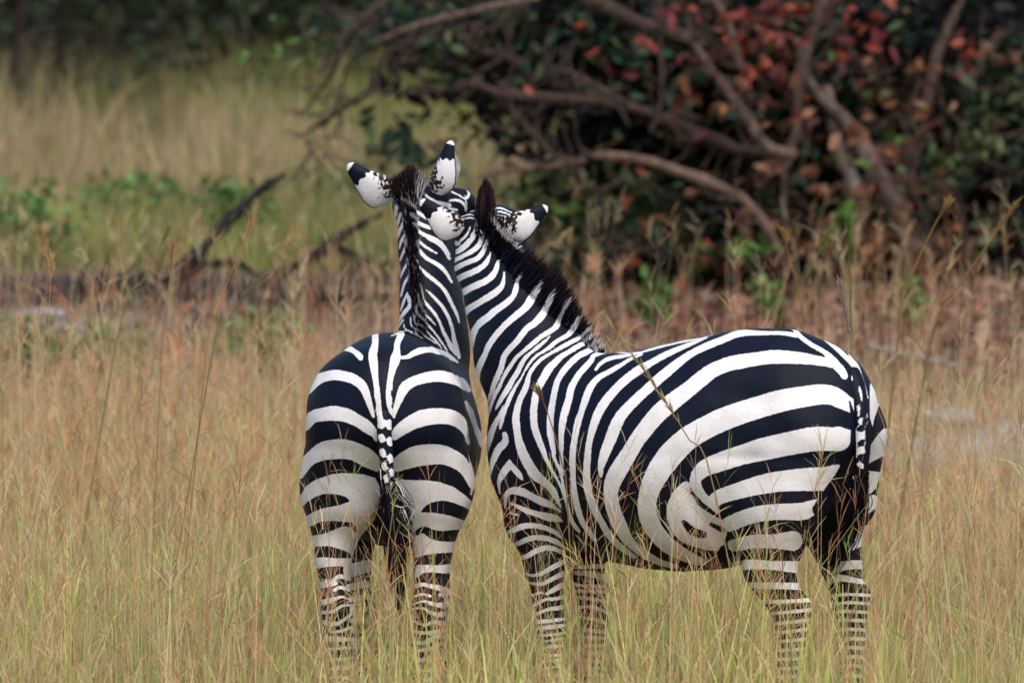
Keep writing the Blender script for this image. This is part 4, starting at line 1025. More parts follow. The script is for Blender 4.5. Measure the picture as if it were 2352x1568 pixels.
# --- mane and forelock of the right zebra
def mane_right():
    rp = [(1392, 797), (1350, 778), (1310, 752), (1275, 724), (1245, 694), (1216, 662), (1188, 628), (1163, 594), (1143, 565), (1128, 540), (1117, 518)]
    tp = [(1382, 786), (1356, 746), (1332, 712), (1316, 670), (1300, 636), (1268, 612), (1232, 590), (1196, 572), (1150, 540), (1132, 508), (1118, 480)]
    R = np.array([project_on(bvh_r, FA, x, y, .35) for x, y in rp])
    # the hair stands up out of the crest: same depth as its root, a little nearer the camera up the neck
    dY = np.interp(np.arange(11), [0, 5, 10], [0.0, -.035, -.03])
    Tp = np.array([FA.at(x, y, FA.wld(r)[1]+d) for (x, y), r, d in zip(tp, R, dY)])
    n = 5200
    t = np.sort(rng.random(n))
    r = along(R, t); q = along(Tp, t)
    j = rng.normal(size=(n, 3))*np.array([.010, .010, .006])
    wide = np.interp(t, [0, .6, .85, 1], [.6, 1.0, 1.5, 1.5])[:, None]
    ln = (0.62+0.34*rng.random(n))[:, None]
    r2 = r + j*wide*1.15
    q2 = r2 + (q-r)*ln + rng.normal(size=(n, 3))*.008
    hair('mane', FA, zebra_r, MK_R, r2, q2, .0038+.002*rng.random(n), rng.normal(size=(n, 3))*.003, 5, (.6, .7), None, .6)
    # forelock: an upright brush between the ears
    n = 900
    a = rng.random(n); b = rng.random(n)
    bx = 1094+40*a + rng.normal(size=n)*2; by = 545-35*b
    tx = 1101+30*a + rng.normal(size=n)*3; ty = 452-50*(rng.random(n)**.6)*(1-1.2*abs(a-.5))
    dep = .395+.03*rng.random(n)
    r = np.array([FA.at(x, y, d) for x, y, d in zip(bx, by, dep)])
    q = np.array([FA.at(x, y, d-.01) for x, y, d in zip(tx, ty, dep)])
    hair('forelock', FA, zebra_r, None, r, q, .004+.002*rng.random(n), rng.normal(size=(n, 3))*.004, 5, (.15, 1.0))
mane_right()

def mane_left():
    rp = [(968, 768), (966, 735), (960, 700), (955, 660), (951, 620), (948, 580), (944, 540), (941, 505), (939, 478), (940, 455)]
    tp = [(966, 722), (962, 680), (955, 645), (950, 605), (946, 565), (944, 525), (941, 490), (938, 455), (934, 428), (938, 405)]
    R = np.array([project_on(bvh_l, FB, x, y, 1.0) for x, y in rp])
    Tp = np.array([FB.at(x, y, FB.wld(r)[1]-.045) for (x, y), r in zip(tp, R)])
    n = 2600
    t = np.sort(rng.random(n))
    r = along(R, t); q = along(Tp, t)
    sg = np.sign(rng.normal(size=n))*rng.random(n)**.7
    lat = FB.vec((1, 0, 0))
    r2 = r + lat*(sg*np.interp(t, [0, .6, 1], [.007, .010, .015]))[:, None] + rng.normal(size=(n, 3))*.003
    q2 = r2 + (q-r)*(0.7+.4*rng.random(n))[:, None]*np.interp(t, [0, .4, .75, 1], [.35, .6, .85, 1.0])[:, None] + lat*(sg*.012*rng.random(n))[:, None] + rng.normal(size=(n, 3))*.005
    grey = rng.random(n) < .06
    hair('mane', FB, zebra_l, MK_L, r2, q2, .0036+.002*rng.random(n), rng.normal(size=(n, 3))*.003, 5, (.5, .6), grey, .7)
    n = 1300
    a = rng.random(n)
    bx = 922+40*a + rng.normal(size=n)*3; by = 470-20*rng.random(n)
    tx = 896+84*a + rng.normal(size=n)*4; ty = 404-30*(1-2.2*abs(a-.55)) + 34*rng.random(n)**2
    dep = 1.10+.05*rng.random(n)
    r = np.array([FB.at(x, y, d) for x, y, d in zip(bx, by, dep)])
    q = np.array([FB.at(x, y, d-.02) for x, y, d in zip(tx, ty, dep)])
    grey = (a > .72) & (rng.random(n) < .6)
    hair('forelock', FB, zebra_l, None, r, q, .003+.002*rng.random(n), rng.normal(size=(n, 3))*.003, 5, (.35, .8), grey)
    # pale fringe along the open edge of its right ear
    n = 260
    a = rng.random(n)
    bx = 1040 - 2*a + rng.normal(size=n); by = 425-85*a
    tx = bx + 17*np.sin(np.clip(a*1.1+.12, 0, 1)*3.1)+rng.normal(size=n)*1.5; ty = by-8-8*a
    r = np.array([FB.at(x, y, 1.165) for x, y in zip(bx, by)]); q = np.array([FB.at(x, y, 1.16) for x, y in zip(tx, ty)])
    hair('ear_fringe', FB, zebra_l, None, r, q, .004, None, 3, (.99, 0), np.ones(n, bool))
mane_left()

def tail(Fr, parent, line, Ys, rad, dots, tuft):
    P = np.array([Fr.at(x, y, d) for (x, y), d in zip(line, Ys)])
    P = catmull(P, 40); r = np.interp(np.linspace(0, 1, 40), np.linspace(0, 1, len(rad)), rad)
    V, F = tube(P, r, 12)
    X, Y = picture_xy(Fr.wld(V))
    f = marks_field(X, Y, parse_marks(dots))
    t = np_mesh('tail', V, F, M_coat, parent, True, {'white': f, 'mottle': np.zeros(len(V)), 'dusk': np.zeros(len(V))})
    rt, tp, bend, grey = tuft(P)
    hair('tail_tuft', Fr, t, None, rt, tp, .003+.002*rng.random(len(rt)), bend, 8, (.7, .15), grey)

def T2(ox, oy, s, pts): return ' '.join('%g,%g,%g' % (ox+x/s, oy+y/s, w/s) for x, y, w in pts)
tr = (1791.6, 716.6, 3.7095)
dots_r = [('w', T2(*tr, [(585, 630, 26), (600, 690, 34)])), ('w', T2(*tr, [(600, 545, 20), (660, 620, 22), (700, 720, 24), (735, 850, 18), (742, 960, 14)])),
          ('w', T2(*tr, [(645, 800, 34), (665, 860, 26)])), ('w', T2(*tr, [(660, 905, 26), (690, 950, 28)])), ('w', T2(*tr, [(728, 880, 12), (732, 1180, 12)])),
          ('w', T2(*tr, [(688, 1040, 40), (692, 1062, 50)])), ('w', T2(*tr, [(690, 1165, 44), (700, 1190, 50)])), ('w', T2(*tr, [(675, 1290, 46), (700, 1315, 42)])),
          ('w', T2(*tr, [(640, 1390, 24), (660, 1440, 30)])), ('w', T2(*tr, [(652, 990, 10), (655, 1240, 10)]))]
def tuft_r(P):
    n = 1500
    a = 0.84+0.16*rng.random(n)**.7
    r = along(P, a) + rng.normal(size=(n, 3))*.011
    ln = rng.random(n)
    tx = 1978 - 20*a - 70*ln + rng.normal(size=n)*12; ty = 1135+175*ln*a + 40*rng.random(n)
    q = np.array([FA.at(x, y, -.30+.05*l) for x, y, l in zip(tx, ty, ln)])
    b = rng.normal(size=(n, 3))*.012 + FA.vec((.03, -.01, 0))*ln[:, None]
    return r, q, b, (rng.random(n) < .07) & (ln < .4)
tail(FA, zebra_r, [(1952, 858), (1962, 885), (1972, 930), (1979, 980), (1981, 1030), (1977, 1075), (1968, 1120)],
     [-.275, -.305, -.335, -.352, -.36, -.36, -.355], [.032, .033, .030, .027, .025, .022, .014], dots_r, tuft_r)
tl = (661.5, 735, 4.0)
dots_l = [('w', T2(*tl, [(820, 700, 55), (845, 900, 50), (850, 975, 56)])), ('w', T2(*tl, [(930, 680, 50), (925, 760, 44), (955, 850, 26)]))] + \
    [('w', T2(*tl, [(x-6, y-14, w*.9), (x+6, y+16, w)])) for x, y, w in
     [(930, 955, 74), (860, 1080, 60), (935, 1110, 62), (870, 1215, 58), (940, 1265, 56), (884, 1340, 52), (950, 1395, 52), (898, 1455, 50), (960, 1515, 44), (915, 1550, 40)]]
def tuft_l(P):
    n = 1700
    a = 0.70+0.30*rng.random(n)**.8
    r = along(P, a) + rng.normal(size=(n, 3))*.010
    ln = rng.random(n)
    tx = np.where(ln < .45, 893+ 60*rng.random(n), 890+42*rng.random(n)) + 14*ln
    ty = np.where(ln < .45, 1150+130*ln*2, 1215+215*(ln-.45)*1.8)
    tx = np.where(ty > 1300, 915+(tx-915)*np.interp(ty, [1300, 1430], [.9, .25]), tx)
    q = np.array([FB.at(x, y, -.17) for x, y in zip(tx, ty)])
    grey = (ln < .4) & (rng.random(n) < .32)
    return r, q, rng.normal(size=(n, 3))*.010, grey
tail(FB, zebra_l, [(882, 925), (882, 960), (883, 1000), (886, 1040), (889, 1080), (893, 1120), (896, 1150)],
     [-.115, -.150, -.165, -.175, -.182, -.186, -.186], [.020, .024, .023, .022, .021, .018, .010], dots_l, tuft_l)
# ------------------------------------------------------------------ ground
def ground_material():
    T = NT('savanna_soil')
    co = T.n('ShaderNodeTexCoord')
    n1 = T.n('ShaderNodeTexNoise', i_Scale=0.45, i_Detail=6.0); T.l(co.outputs['Object'], n1.inputs['Vector'])
    n2 = T.n('ShaderNodeTexNoise', i_Scale=14.0, i_Detail=5.0); T.l(co.outputs['Object'], n2.inputs['Vector'])
    n3 = T.n('ShaderNodeTexNoise', i_Scale=3.0, i_Detail=5.0); T.l(co.outputs['Object'], n3.inputs['Vector'])
    grass = T.ramp(n1.outputs['Fac'], [(.32, (.07, .075, .025)), (.5, (.13, .105, .045)), (.68, (.21, .15, .08))]).outputs[0]
    litter = T.ramp(n2.outputs['Fac'], [(.3, (.04, .025, .02)), (.5, (.15, .09, .068)), (.7, (.30, .20, .145))]).outputs[0]
    lit = T.n('ShaderNodeAttribute', attribute_name='litter')
    bare = T.n('ShaderNodeAttribute', attribute_name='bare')
    m = T.math('ADD', lit.outputs['Fac'], T.math('MULTIPLY', T.math('SUBTRACT', n3.outputs['Fac'], .5), .9), clamp=True)
    col = T.mix(m, grass, litter)
    dark_patch = T.n('ShaderNodeAttribute', attribute_name='dark_patch')
    ma = T.math('MULTIPLY', T.math('ADD', dark_patch.outputs['Fac'], T.math('MULTIPLY', T.math('SUBTRACT', n3.outputs['Fac'], .5), .8), clamp=True), T.math('GREATER_THAN', dark_patch.outputs['Fac'], .02))
    col = T.mix(ma, col, (.022, .017, .016))  # darkens the ground in a soft patch round the fallen boughs
    stone = T.ramp(n3.outputs['Fac'], [(.3, (.16, .155, .16)), (.7, (.36, .35, .37))]).outputs[0]
    mb = T.math('ADD', bare.outputs['Fac'], T.math('MULTIPLY', T.math('SUBTRACT', n3.outputs['Fac'], .5), .8), clamp=True)
    mb = T.math('MULTIPLY', mb, T.math('GREATER_THAN', bare.outputs['Fac'], .02))
    col = T.mix(mb, col, stone)
    T.l(col, T.b.inputs['Base Color']); T.b.inputs['Roughness'].default_value = .95
    T.b.inputs['Specular IOR Level'].default_value = .15
    b = T.n('ShaderNodeBump', i_Strength=.6, i_Distance=.05); T.l(n2.outputs['Fac'], b.inputs['Height']); T.l(b.outputs[0], T.b.inputs['Normal'])
    return T.m

def gz(x, y):
    """height of the ground"""
    x = np.asarray(x, float); y = np.asarray(y, float)
    far = np.clip((y-24)/40, 0, 1)
    return (0.05*np.sin(x*.9+1)*np.sin(y*.55)*np.clip((y-2)/6, 0, 1) + far*0.25*np.sin(x*.11+2)*np.sin(y*.07))

def build_ground():
    xs = np.concatenate([np.linspace(-400, -14, 24), np.linspace(-13.5, 13.5, 90), np.linspace(14, 400, 24)])
    ys = np.concatenate([np.linspace(-60, -8, 10), np.linspace(-7.5, 50, 150), np.linspace(52, 700, 40)])
    X, Y = np.meshgrid(xs, ys)
    V = np.stack([X, Y, gz(X, Y)], -1).reshape(-1, 3)
    nx, ny = len(xs), len(ys)
    i, j = np.meshgrid(np.arange(nx-1), np.arange(ny-1))
    a = (j*nx+i).ravel()
    F = np.stack([a, a+1, a+nx+1, a+nx], 1)
    x, y = V[:, 0], V[:, 1]
    def blob(cx, cy, rx, ry): return np.exp(-((x-cx)/rx)**2-((y-cy)/ry)**2)
    litter = np.clip(1.3*blob(3.2, 19.5, 4.2, 4.5)+.9*blob(-2.0, 20, 3.2, 1.8)+.7*blob(0, 17.5, 3, 2), 0, 1)
    bare = np.clip(1.2*blob(2.9, 10.3, .95, .9)+.8*blob(-2.9, 17.5, .5, .6), 0, 1)
    o = np_mesh('ground', V, F, ground_material(), None, True, {'litter': litter, 'bare': bare, 'dark_patch': np.clip(1.15*blob(-2.3, 19.8, 2.6, 1.9), 0, 1)})
    tag(o, kind='structure')
build_ground()

# ------------------------------------------------------------------ grass
def plant_material(name, rough=.7, trans=.25, spec=.2):
    T = NT(name)
    a = T.n('ShaderNodeAttribute', attribute_name='tint')
    co = T.n('ShaderNodeTexCoord')
    n = T.n('ShaderNodeTexNoise', i_Scale=35.0, i_Detail=3.0); T.l(co.outputs['Object'], n.inputs['Vector'])
    v = T.math('ADD', T.math('MULTIPLY', n.outputs['Fac'], .4), .8)
    h = T.n('ShaderNodeHueSaturation'); T.l(a.outputs['Color'], h.inputs['Color']); T.l(v, h.inputs['Value'])
    T.l(h.outputs[0], T.b.inputs['Base Color'])
    T.b.inputs['Roughness'].default_value = rough
    T.b.inputs['Specular IOR Level'].default_value = spec
    if trans:
        tr = T.n('ShaderNodeBsdfTranslucent'); T.l(h.outputs[0], tr.inputs['Color'])
        mx = T.n('ShaderNodeMixShader'); mx.inputs[0].default_value = trans
        T.l(T.b.outputs[0], mx.inputs[1]); T.l(tr.outputs[0], mx.inputs[2])
        out = T.t.nodes['Material Output']; T.l(mx.outputs[0], out.inputs['Surface'])
    return T.m
M_grass = plant_material('grass_blade', .75, .5, .12)
M_leaf = plant_material('shrub_leaf', .55, .22, .3)

TAN = [(.86, .66, .33), (.80, .58, .28), (.90, .73, .42), (.76, .50, .27), (.84, .62, .36)]
GRN = [(.52, .58, .16), (.66, .65, .22), (.40, .50, .13), (.74, .68, .28), (.55, .59, .16)]
RED = [(.74, .36, .19), (.64, .29, .15), (.78, .46, .26)]

def pick(cols, n):
    c = np.array(cols)
    return c[rng.integers(0, len(c), n)]*(0.55+.75*rng.random((n, 1)))

def blades(bx, by, h, w, col, lean=.18, curl=.25, k=4, dirx=None, tipcol=None):
    """grass blades as tapered bent ribbons -> V, F, tint"""
    n = len(bx)
    az = rng.random(n)*2*math.pi
    ln = np.abs(rng.normal(size=n))*lean
    dx, dy = np.cos(az)*ln, np.sin(az)*ln
    if dirx is not None: dx = dx+dirx
    cu = curl*np.abs(rng.normal(size=n))
    t = np.linspace(0, 1, k+1)
    fa = rng.random(n)*math.pi
    sx, sy = np.cos(fa), np.sin(fa)*.6
    V = np.zeros((n, k+1, 2, 3), np.float32); Cc = np.zeros((n, k+1, 2, 3), np.float32)
    z0 = gz(bx, by)
    for i, a in enumerate(t):
        s = a + cu*a*a*1.2
        x = bx + dx*h*s; y = by + dy*h*s
        z = z0 + h*(a - .35*cu*a*a*a)
        ww = w*(1-.85*a**1.6)/2
        V[:, i, 0] = np.stack([x-sx*ww, y-sy*ww, z], 1); V[:, i, 1] = np.stack([x+sx*ww, y+sy*ww, z], 1)
        c = col if tipcol is None else col*(1-a)+tipcol*a
        Cc[:, i, :] = c[:, None, :]
    base = np.arange(n)*(k+1)*2
    F = np.concatenate([np.stack([base+2*i, base+2*i+1, base+2*i+3, base+2*i+2], 1) for i in range(k)])
    tip = V[:, k].mean(1); up = tip-V[:, k-1].mean(1)
    return V.reshape(-1, 3), F, Cc.reshape(-1, 3), tip, up

def heads(tip, up, col, nb, L, w):
    """open seed heads: fine side branches fanning from the upper stem"""
    n = len(tip)
    up = up/np.linalg.norm(up, axis=1, keepdims=True)
    R = []; Q = []; Cc = []
    for j in range(nb):
        a = rng.random(n)*.9
        r = tip - up*(a*L*1.6)[:, None]
        d = up + rng.normal(size=(n, 3))*np.array([.55, .35, .25])
        d /= np.linalg.norm(d, axis=1, keepdims=True)
        R.append(r); Q.append(r+d*(L*(.35+.65*rng.random(n)))[:, None]); Cc.append(col)
    R = np.concatenate(R); Q = np.concatenate(Q); Cc = np.concatenate(Cc)
    side = np.cross(Q-R, rng.normal(size=R.shape)); side /= np.maximum(np.linalg.norm(side, axis=1, keepdims=True), 1e-9)
    m = (R+Q)/2 - np.array([0, 0, 1.])*np.linalg.norm(Q-R, axis=1, keepdims=True)*.06*-1
    V = np.stack([R-side*w*.3, R+side*w*.3, m-side*w*.55, m+side*w*.55, Q-side*w*.15, Q+side*w*.15], 1).astype(np.float32)
    b = np.arange(len(R))*6
    F = np.concatenate([np.stack([b, b+1, b+3, b+2], 1), np.stack([b+2, b+3, b+5, b+4], 1)])
    return V.reshape(-1, 3), F, np.repeat(Cc, 6, axis=0)

class Pile:
    def __init__(self): self.V = []; self.F = []; self.C = []; self.n = 0
    def add(self, V, F, C_):
        self.V.append(V); self.F.append(F+self.n); self.C.append(C_); self.n += len(V)
    def build(self, name, mat, parent=None):
        return np_mesh(name, np.concatenate(self.V), np.concatenate(self.F), mat, parent, False, {'tint': np.concatenate(self.C)})

def scatter(n, y0, y1, margin=2.6, pw=1.0):
    """spots on the ground inside the wedge of land the view takes in, with room to either side"""
    n = int(n*(1+1.7/(.0785*((y0+y1)/2+CAM_D)+.9)))
    y = y0+(y1-y0)*rng.random(n)**pw
    half = .0785*(y+CAM_D)+margin
    return (rng.random(n)*2-1)*half, y

def clumpy(x, y, s, th, seed):
    """keep mask that makes patches"""
    v = (np.sin(x*s+seed)+np.sin(y*s*1.3+seed*2.1)+np.sin((x+y)*s*.7+seed*.7)+np.sin((x-y*1.7)*s*1.9+seed*3.3)*.7)/3.7
    return v + rng.normal(size=len(x))*.25 > th

def lush(x, y):
    """fuller and poorer tufts: one factor for the height and colour of the plants at a spot"""
    a = np.sin(x*3.1+1.7*np.sin(y*1.3)+.6)*np.sin(y*2.3+1.1*np.sin(x*1.9)+2.)
    b = np.sin(x*7.3+y*2.9+1.)*np.sin(y*5.7-x*3.3+.4)
    return .5+.33*a+.17*b

def thin(x, y):
    """keep mask: sparser growth on the trodden earth before the shrub, almost none round the grey rocks"""
    p = np.interp(y, [5, 9, 14], [1.0, .75, .4])
    p = np.where(x > .2, p*np.interp(y, [3, 6, 9, 13], [1.0, .55, .30, .15]), p)
    p = p*(1-.93*np.exp(-((x-2.75)/.75)**2-((y-8.3)/2.6)**2))
    return rng.random(len(x)) < p

def clear_height(x, y, h):
    """grass the animals stand on stays below their bellies"""
    for Fr, wd in ((FA, .36), (FB, .30)):
        q = (np.stack([x, y, 0*x], 1)-Fr.o) @ Fr.R
        ins = (np.abs(q[:, 0]) < .78) & (np.abs(q[:, 1]) < wd)
        h = np.where(ins, np.minimum(h, .50+.08*rng.random(len(h))), h)
    return h

def build_grass():
    G = Pile(); D = Pile()
    # green sward: leaf blades
    for n, y0, y1, h0, h1, w in ((8300, -4.5, -.5, .32, .70, .0088), (5600, -.5, 3, .30, .62, .0090), (6800, 3, 9, .20, .48, .0098), (2200, 9, 14, .08, .22, .010)):
        x, y = scatter(n, y0, y1)
        k = clumpy(x, y, 1.5, -.35, 1.3) & thin(x, y); x, y = x[k], y[k]
        h = clear_height(x, y, h0+(h1-h0)*rng.random(len(x)))
        g = pick(GRN, len(x)); tn = pick(TAN, len(x))
        mixf = np.clip((rng.random(len(x))**1.5)*.7+np.where(clumpy(x, y, 2.1, .2, 6.1), .25, -.3)+np.interp(y, [-1, 4, 9], [-.12, .05, .25]), 0, 1)[:, None]
        V, F, Cc, *_ = blades(x, y, h*(.72+.5*lush(x, y)), w*(.6+.8*rng.random(len(x))), (g*(1-mixf)+tn*mixf)*(.42+.62*lush(x, y))[:, None], .24, .5, 4, tipcol=(g*(1-.7*mixf)+tn*.7*mixf)*(.80+.6*lush(x, y))[:, None])
        G.add(V, F, Cc)
    # dry stems with open seed heads
    for n, y0, y1, h0, h1, w, nb in ((2900, -4.5, -.6, .44, .84, .0034, 5), (3600, -.6, 3, .45, .85, .0036, 6), (6500, 3, 9, .35, .78, .0044, 7), (1700, 9, 14.5, .2, .6, .0055, 5)):
        x, y = scatter(n, y0, y1)
        k = clumpy(x, y, 1.1, -.45, 4.7) & thin(x, y); x, y = x[k], y[k]
        h = clear_height(x, y, h0+(h1-h0)*rng.random(len(x))**1.3)
        c = np.where((rng.random(len(x)) < np.interp(y, [-1, 6], [.12, .25]))[:, None], pick(RED, len(x)), pick(TAN, len(x)))
        c0 = np.where((rng.random(len(x)) < .45)[:, None], pick(GRN, len(x)), c)
        V, F, Cc, tip, up = blades(x, y, h*(.8+.35*lush(x+5, y)), w*(.7+.9*rng.random(len(x))), c0*.62, .27, .14, 5, tipcol=c*1.08)
        D.add(V, F, Cc)
        s = rng.random(len(x)) < .5
        hc = np.where((rng.random(s.sum()) < .62)[:, None], pick(RED, s.sum()), c[s]*.95)
        D.add(*heads(tip[s], up[s], hc, nb, .085, w*.62))
    # flattened straw and dead leaf between the stems
    x, y = scatter(9000, -4.5, 12)
    h = .25+.3*rng.random(len(x))
    V, F, Cc, *_ = blades(x, y, clear_height(x, y, h), .005*(.6+rng.random(len(x))), pick(TAN, len(x))*.85, .7, .5, 4)
    D.add(V, F, Cc)
    # slender stems right in front of the animals
    x, y = scatter(330, -1.5, -.45, .5)
    h = clear_height(x, y, .62+.5*rng.random(len(x))**1.4)
    c = np.where((rng.random(len(x)) < .4)[:, None], pick(RED, len(x)), np.where((rng.random(len(x)) < .3)[:, None], pick(GRN, len(x)), pick(TAN, len(x))))
    V, F, Cc, tip, up = blades(x, y, h, .0034*(.7+.6*rng.random(len(x))), c, .2, .14, 6)
    D.add(V, F, Cc); s = rng.random(len(x)) < .7; D.add(*heads(tip[s], up[s], c[s]*.9, 7, .10, .0022))
    # sparse blurred stems and tufts on the litter before the shrub and the fallen wood
    x, y = scatter(1900, 12, 18.5, .8)
    k = clumpy(x, y, 1.6, .1, 3.9) & ((x < .2) | (rng.random(len(x)) < .4)) & ((x > -.3) | (y < 15) | (rng.random(len(x)) < .12)); x, y = x[k], y[k]
    h = .25+.6*rng.random(len(x))**1.6
    c = np.where((rng.random(len(x)) < .35)[:, None], pick(RED, len(x)), pick(TAN, len(x)))
    V, F, Cc, tip, up = blades(x, y, h, .0058*(.6+.7*rng.random(len(x))), c, .2, .15, 4)
    D.add(V, F, Cc); D.add(*heads(tip, up, c*.9, 4, .10, .004))
    # orange-tipped stems before the dark fallen wood
    x, y = scatter(520, 3.5, 12.5)
    k = x < .3; x, y = x[k], y[k]
    h = .62+.45*rng.random(len(x))
    c = np.where((rng.random(len(x)) < .55)[:, None], pick(RED, len(x)), pick(TAN, len(x)))
    V, F, Cc, tip, up = blades(x, y, h, .0048*(.7+.6*rng.random(len(x))), c*.9, .2, .16, 6)
    D.add(V, F, Cc); D.add(*heads(tip, up, c*.95, 8, .10, .0036))
    # taller stems standing over the rest
    x, y = scatter(330, -1.5, 13)
    h = clear_height(x, y, .85+.35*rng.random(len(x)))
    c = np.where((rng.random(len(x)) < .3)[:, None], pick(RED, len(x)), pick(TAN, len(x)))
    V, F, Cc, tip, up = blades(x, y, h, .0042*(.8+.5*rng.random(len(x))), c*.9, .16, .16, 6)
    D.add(V, F, Cc); D.add(*heads(tip, up, c*.85, 9, .11, .0028))
    tag(G.build('green_grass', M_grass), kind='stuff')
    tag(D.build('dry_grass', M_grass), kind='stuff')
    # the tall golden field beyond the fallen branches, and the strip under it
    P = Pile()
    n = 40000
    y = 22+34*rng.random(n)**1.15
    half = .0785*(y+CAM_D)+6.5
    x = -half + (half+1.0+.05*y)*rng.random(n)
    k = clumpy(x, y, .5, -.55, 2.2); x, y = x[k], y[k]
    h = (.22+.5*rng.random(len(x)))*np.interp(y, [21, 26, 34, 70], [.5, .6, .95, 1.1])*(.55+.9*lush(x*.35, y*.2))
    c = pick([(.64, .48, .26), (.58, .42, .23), (.50, .42, .19), (.66, .44, .28), (.46, .42, .18)], len(x))
    patch = clumpy(x*.9, y*.3, .9, .12, 8.8)[:, None]
    cell = (np.floor(x/.55+.3*np.sin(y*3))*57.31+np.floor(y/1.6)*131.7)
    tus = np.abs(np.sin(cell)*43758.5) % 1.0
    c = c*(.72+.45*tus)[:, None]; h = h*(.75+.5*tus)
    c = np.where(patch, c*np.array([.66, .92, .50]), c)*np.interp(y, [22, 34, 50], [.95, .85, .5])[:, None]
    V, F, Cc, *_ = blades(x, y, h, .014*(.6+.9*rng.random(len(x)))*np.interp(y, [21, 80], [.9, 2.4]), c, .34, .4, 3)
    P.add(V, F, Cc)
    tag(P.build('tall_golden_grass', M_grass), kind='stuff')
build_grass()

def stalk(pts, Y, w, col, label, head=.3, nb=26, L=.055):
    """one tall grass stalk standing on the ground, following the line it has in the picture"""
    P = np.array([at(x, y, Y+.02*i) for i, (x, y) in enumerate(pts)])
    g = P[-1].copy(); d = P[-1]-P[-2]; d = d/max(abs(d[2]), .05)
    g = P[-1]+d*(P[-1][2]-gz(P[-1][0], P[-1][1]))*np.array([.35, .35, 1]) if d[2] < 0 else g
    g[2] = gz(g[0], g[1])
    P = catmull(np.concatenate([P, [g]]), 26)
    root = empty('grass_stalk', P[-1])
    tag(root, label, 'grass stalk', 'tall grass stalks standing above the sward')
    P = P-P[-1]
    V, F = tube(P, np.linspace(.45, 1.0, 26)*w, 5)
    T_ = np.tile(np.array(col), (len(V), 1))
    np_mesh('stem', V, F, M_grass, root, True, {'tint': T_})
    m = nb*3; a = rng.random(m)*head
    q = along(P, a); up = along(P, np.clip(a-.04, 0, 1))-along(P, a+.04); up /= np.linalg.norm(up, axis=1, keepdims=True)
    dr = up+rng.normal(size=(m, 3))*np.array([.22, .15, .12]); dr /= np.linalg.norm(dr, axis=1, keepdims=True)
    hv, hf, ht = strands(q, q+dr*(L*(.4+.6*rng.random(m)))[:, None], w*1.5, None, 3)
    np_mesh('seed_head', hv, hf, M_grass, root, False, {'tint': np.tile(np.array(col)*1.05, (len(hv), 1))})

tan_, red_, grn_ = (.66, .46, .22), (.58, .29, .15), (.22, .24, .06)
stalk([(586, 486), (560, 560), (525, 640), (498, 720), (475, 800)], 1.0, .0022, (.62, .36, .17), 'tallest reddish-tan grass stalk left of the zebras, leaning right at its tip')
stalk([(398, 556), (392, 620), (383, 720), (372, 800)], .9, .0018, red_, 'thin upright red-brown grass stalk standing left of the tallest leaning stalk')
stalk([(607, 634), (560, 680), (520, 740), (490, 800)], 1.0, .0019, (.33, .25, .12), 'short grass stalk bent far right just below the tallest stalk')
stalk([(118, 600), (114, 690), (112, 780), (108, 900)], 1.3, .0021, tan_, 'pale straight grass stalk near the left edge of the picture', .12)
stalk([(385, 532), (330, 640), (275, 750)], 4.0, .004, (.36, .32, .12), 'olive grass stalk slanting up to the right before the dark fallen branch', .1)
stalk([(1386, 724), (1432, 786), (1482, 855), (1532, 928), (1580, 1005), (1640, 1120)], -.95, .0024, (.45, .35, .17), 'long tan grass stalk slanting across the flank of the side-on zebra', .62, 40, .05)
stalk([(1931, 650), (1937, 700), (1948, 760), (1956, 830)], 1.8, .004, (.46, .34, .25), 'pale pinkish grass stalk rising just behind the rump of the side-on zebra', .5)
stalk([(2175, 468), (2140, 530), (2100, 620), (2070, 720)], 4.5, .005, (.42, .28, .11), 'straight tan grass stalk leaning right in front of the shrub trunk', .08)
stalk([(2330, 470), (2270, 560), (2200, 660), (2140, 780)], 4.2, .005, (.36, .24, .09), 'brown grass stalk slanting steeply towards the top right corner', .2)
stalk([(1950, 510), (1951, 580), (1952, 660), (1955, 740)], 4.8, .0038, (.13, .24, .04), 'thin bright green stalk standing straight before the dark shrub', .25)
stalk([(1905, 535), (1860, 620), (1815, 700), (1790, 760)], 4.4, .0038, (.22, .28, .06), 'green stalk leaning right above the back of the side-on zebra', .12)
stalk([(1800, 540), (1822, 620), (1840, 700), (1845, 780)], 4.4, .0042, (.40, .24, .09), 'orange-brown stalk leaning left above the rump of the side-on zebra', .1)
stalk([(1240, 905), (1262, 960), (1290, 1060), (1305, 1180)], -.9, .0030, (.38, .22, .12), 'thin brown stalk in front of the shoulder of the side-on zebra', .1)
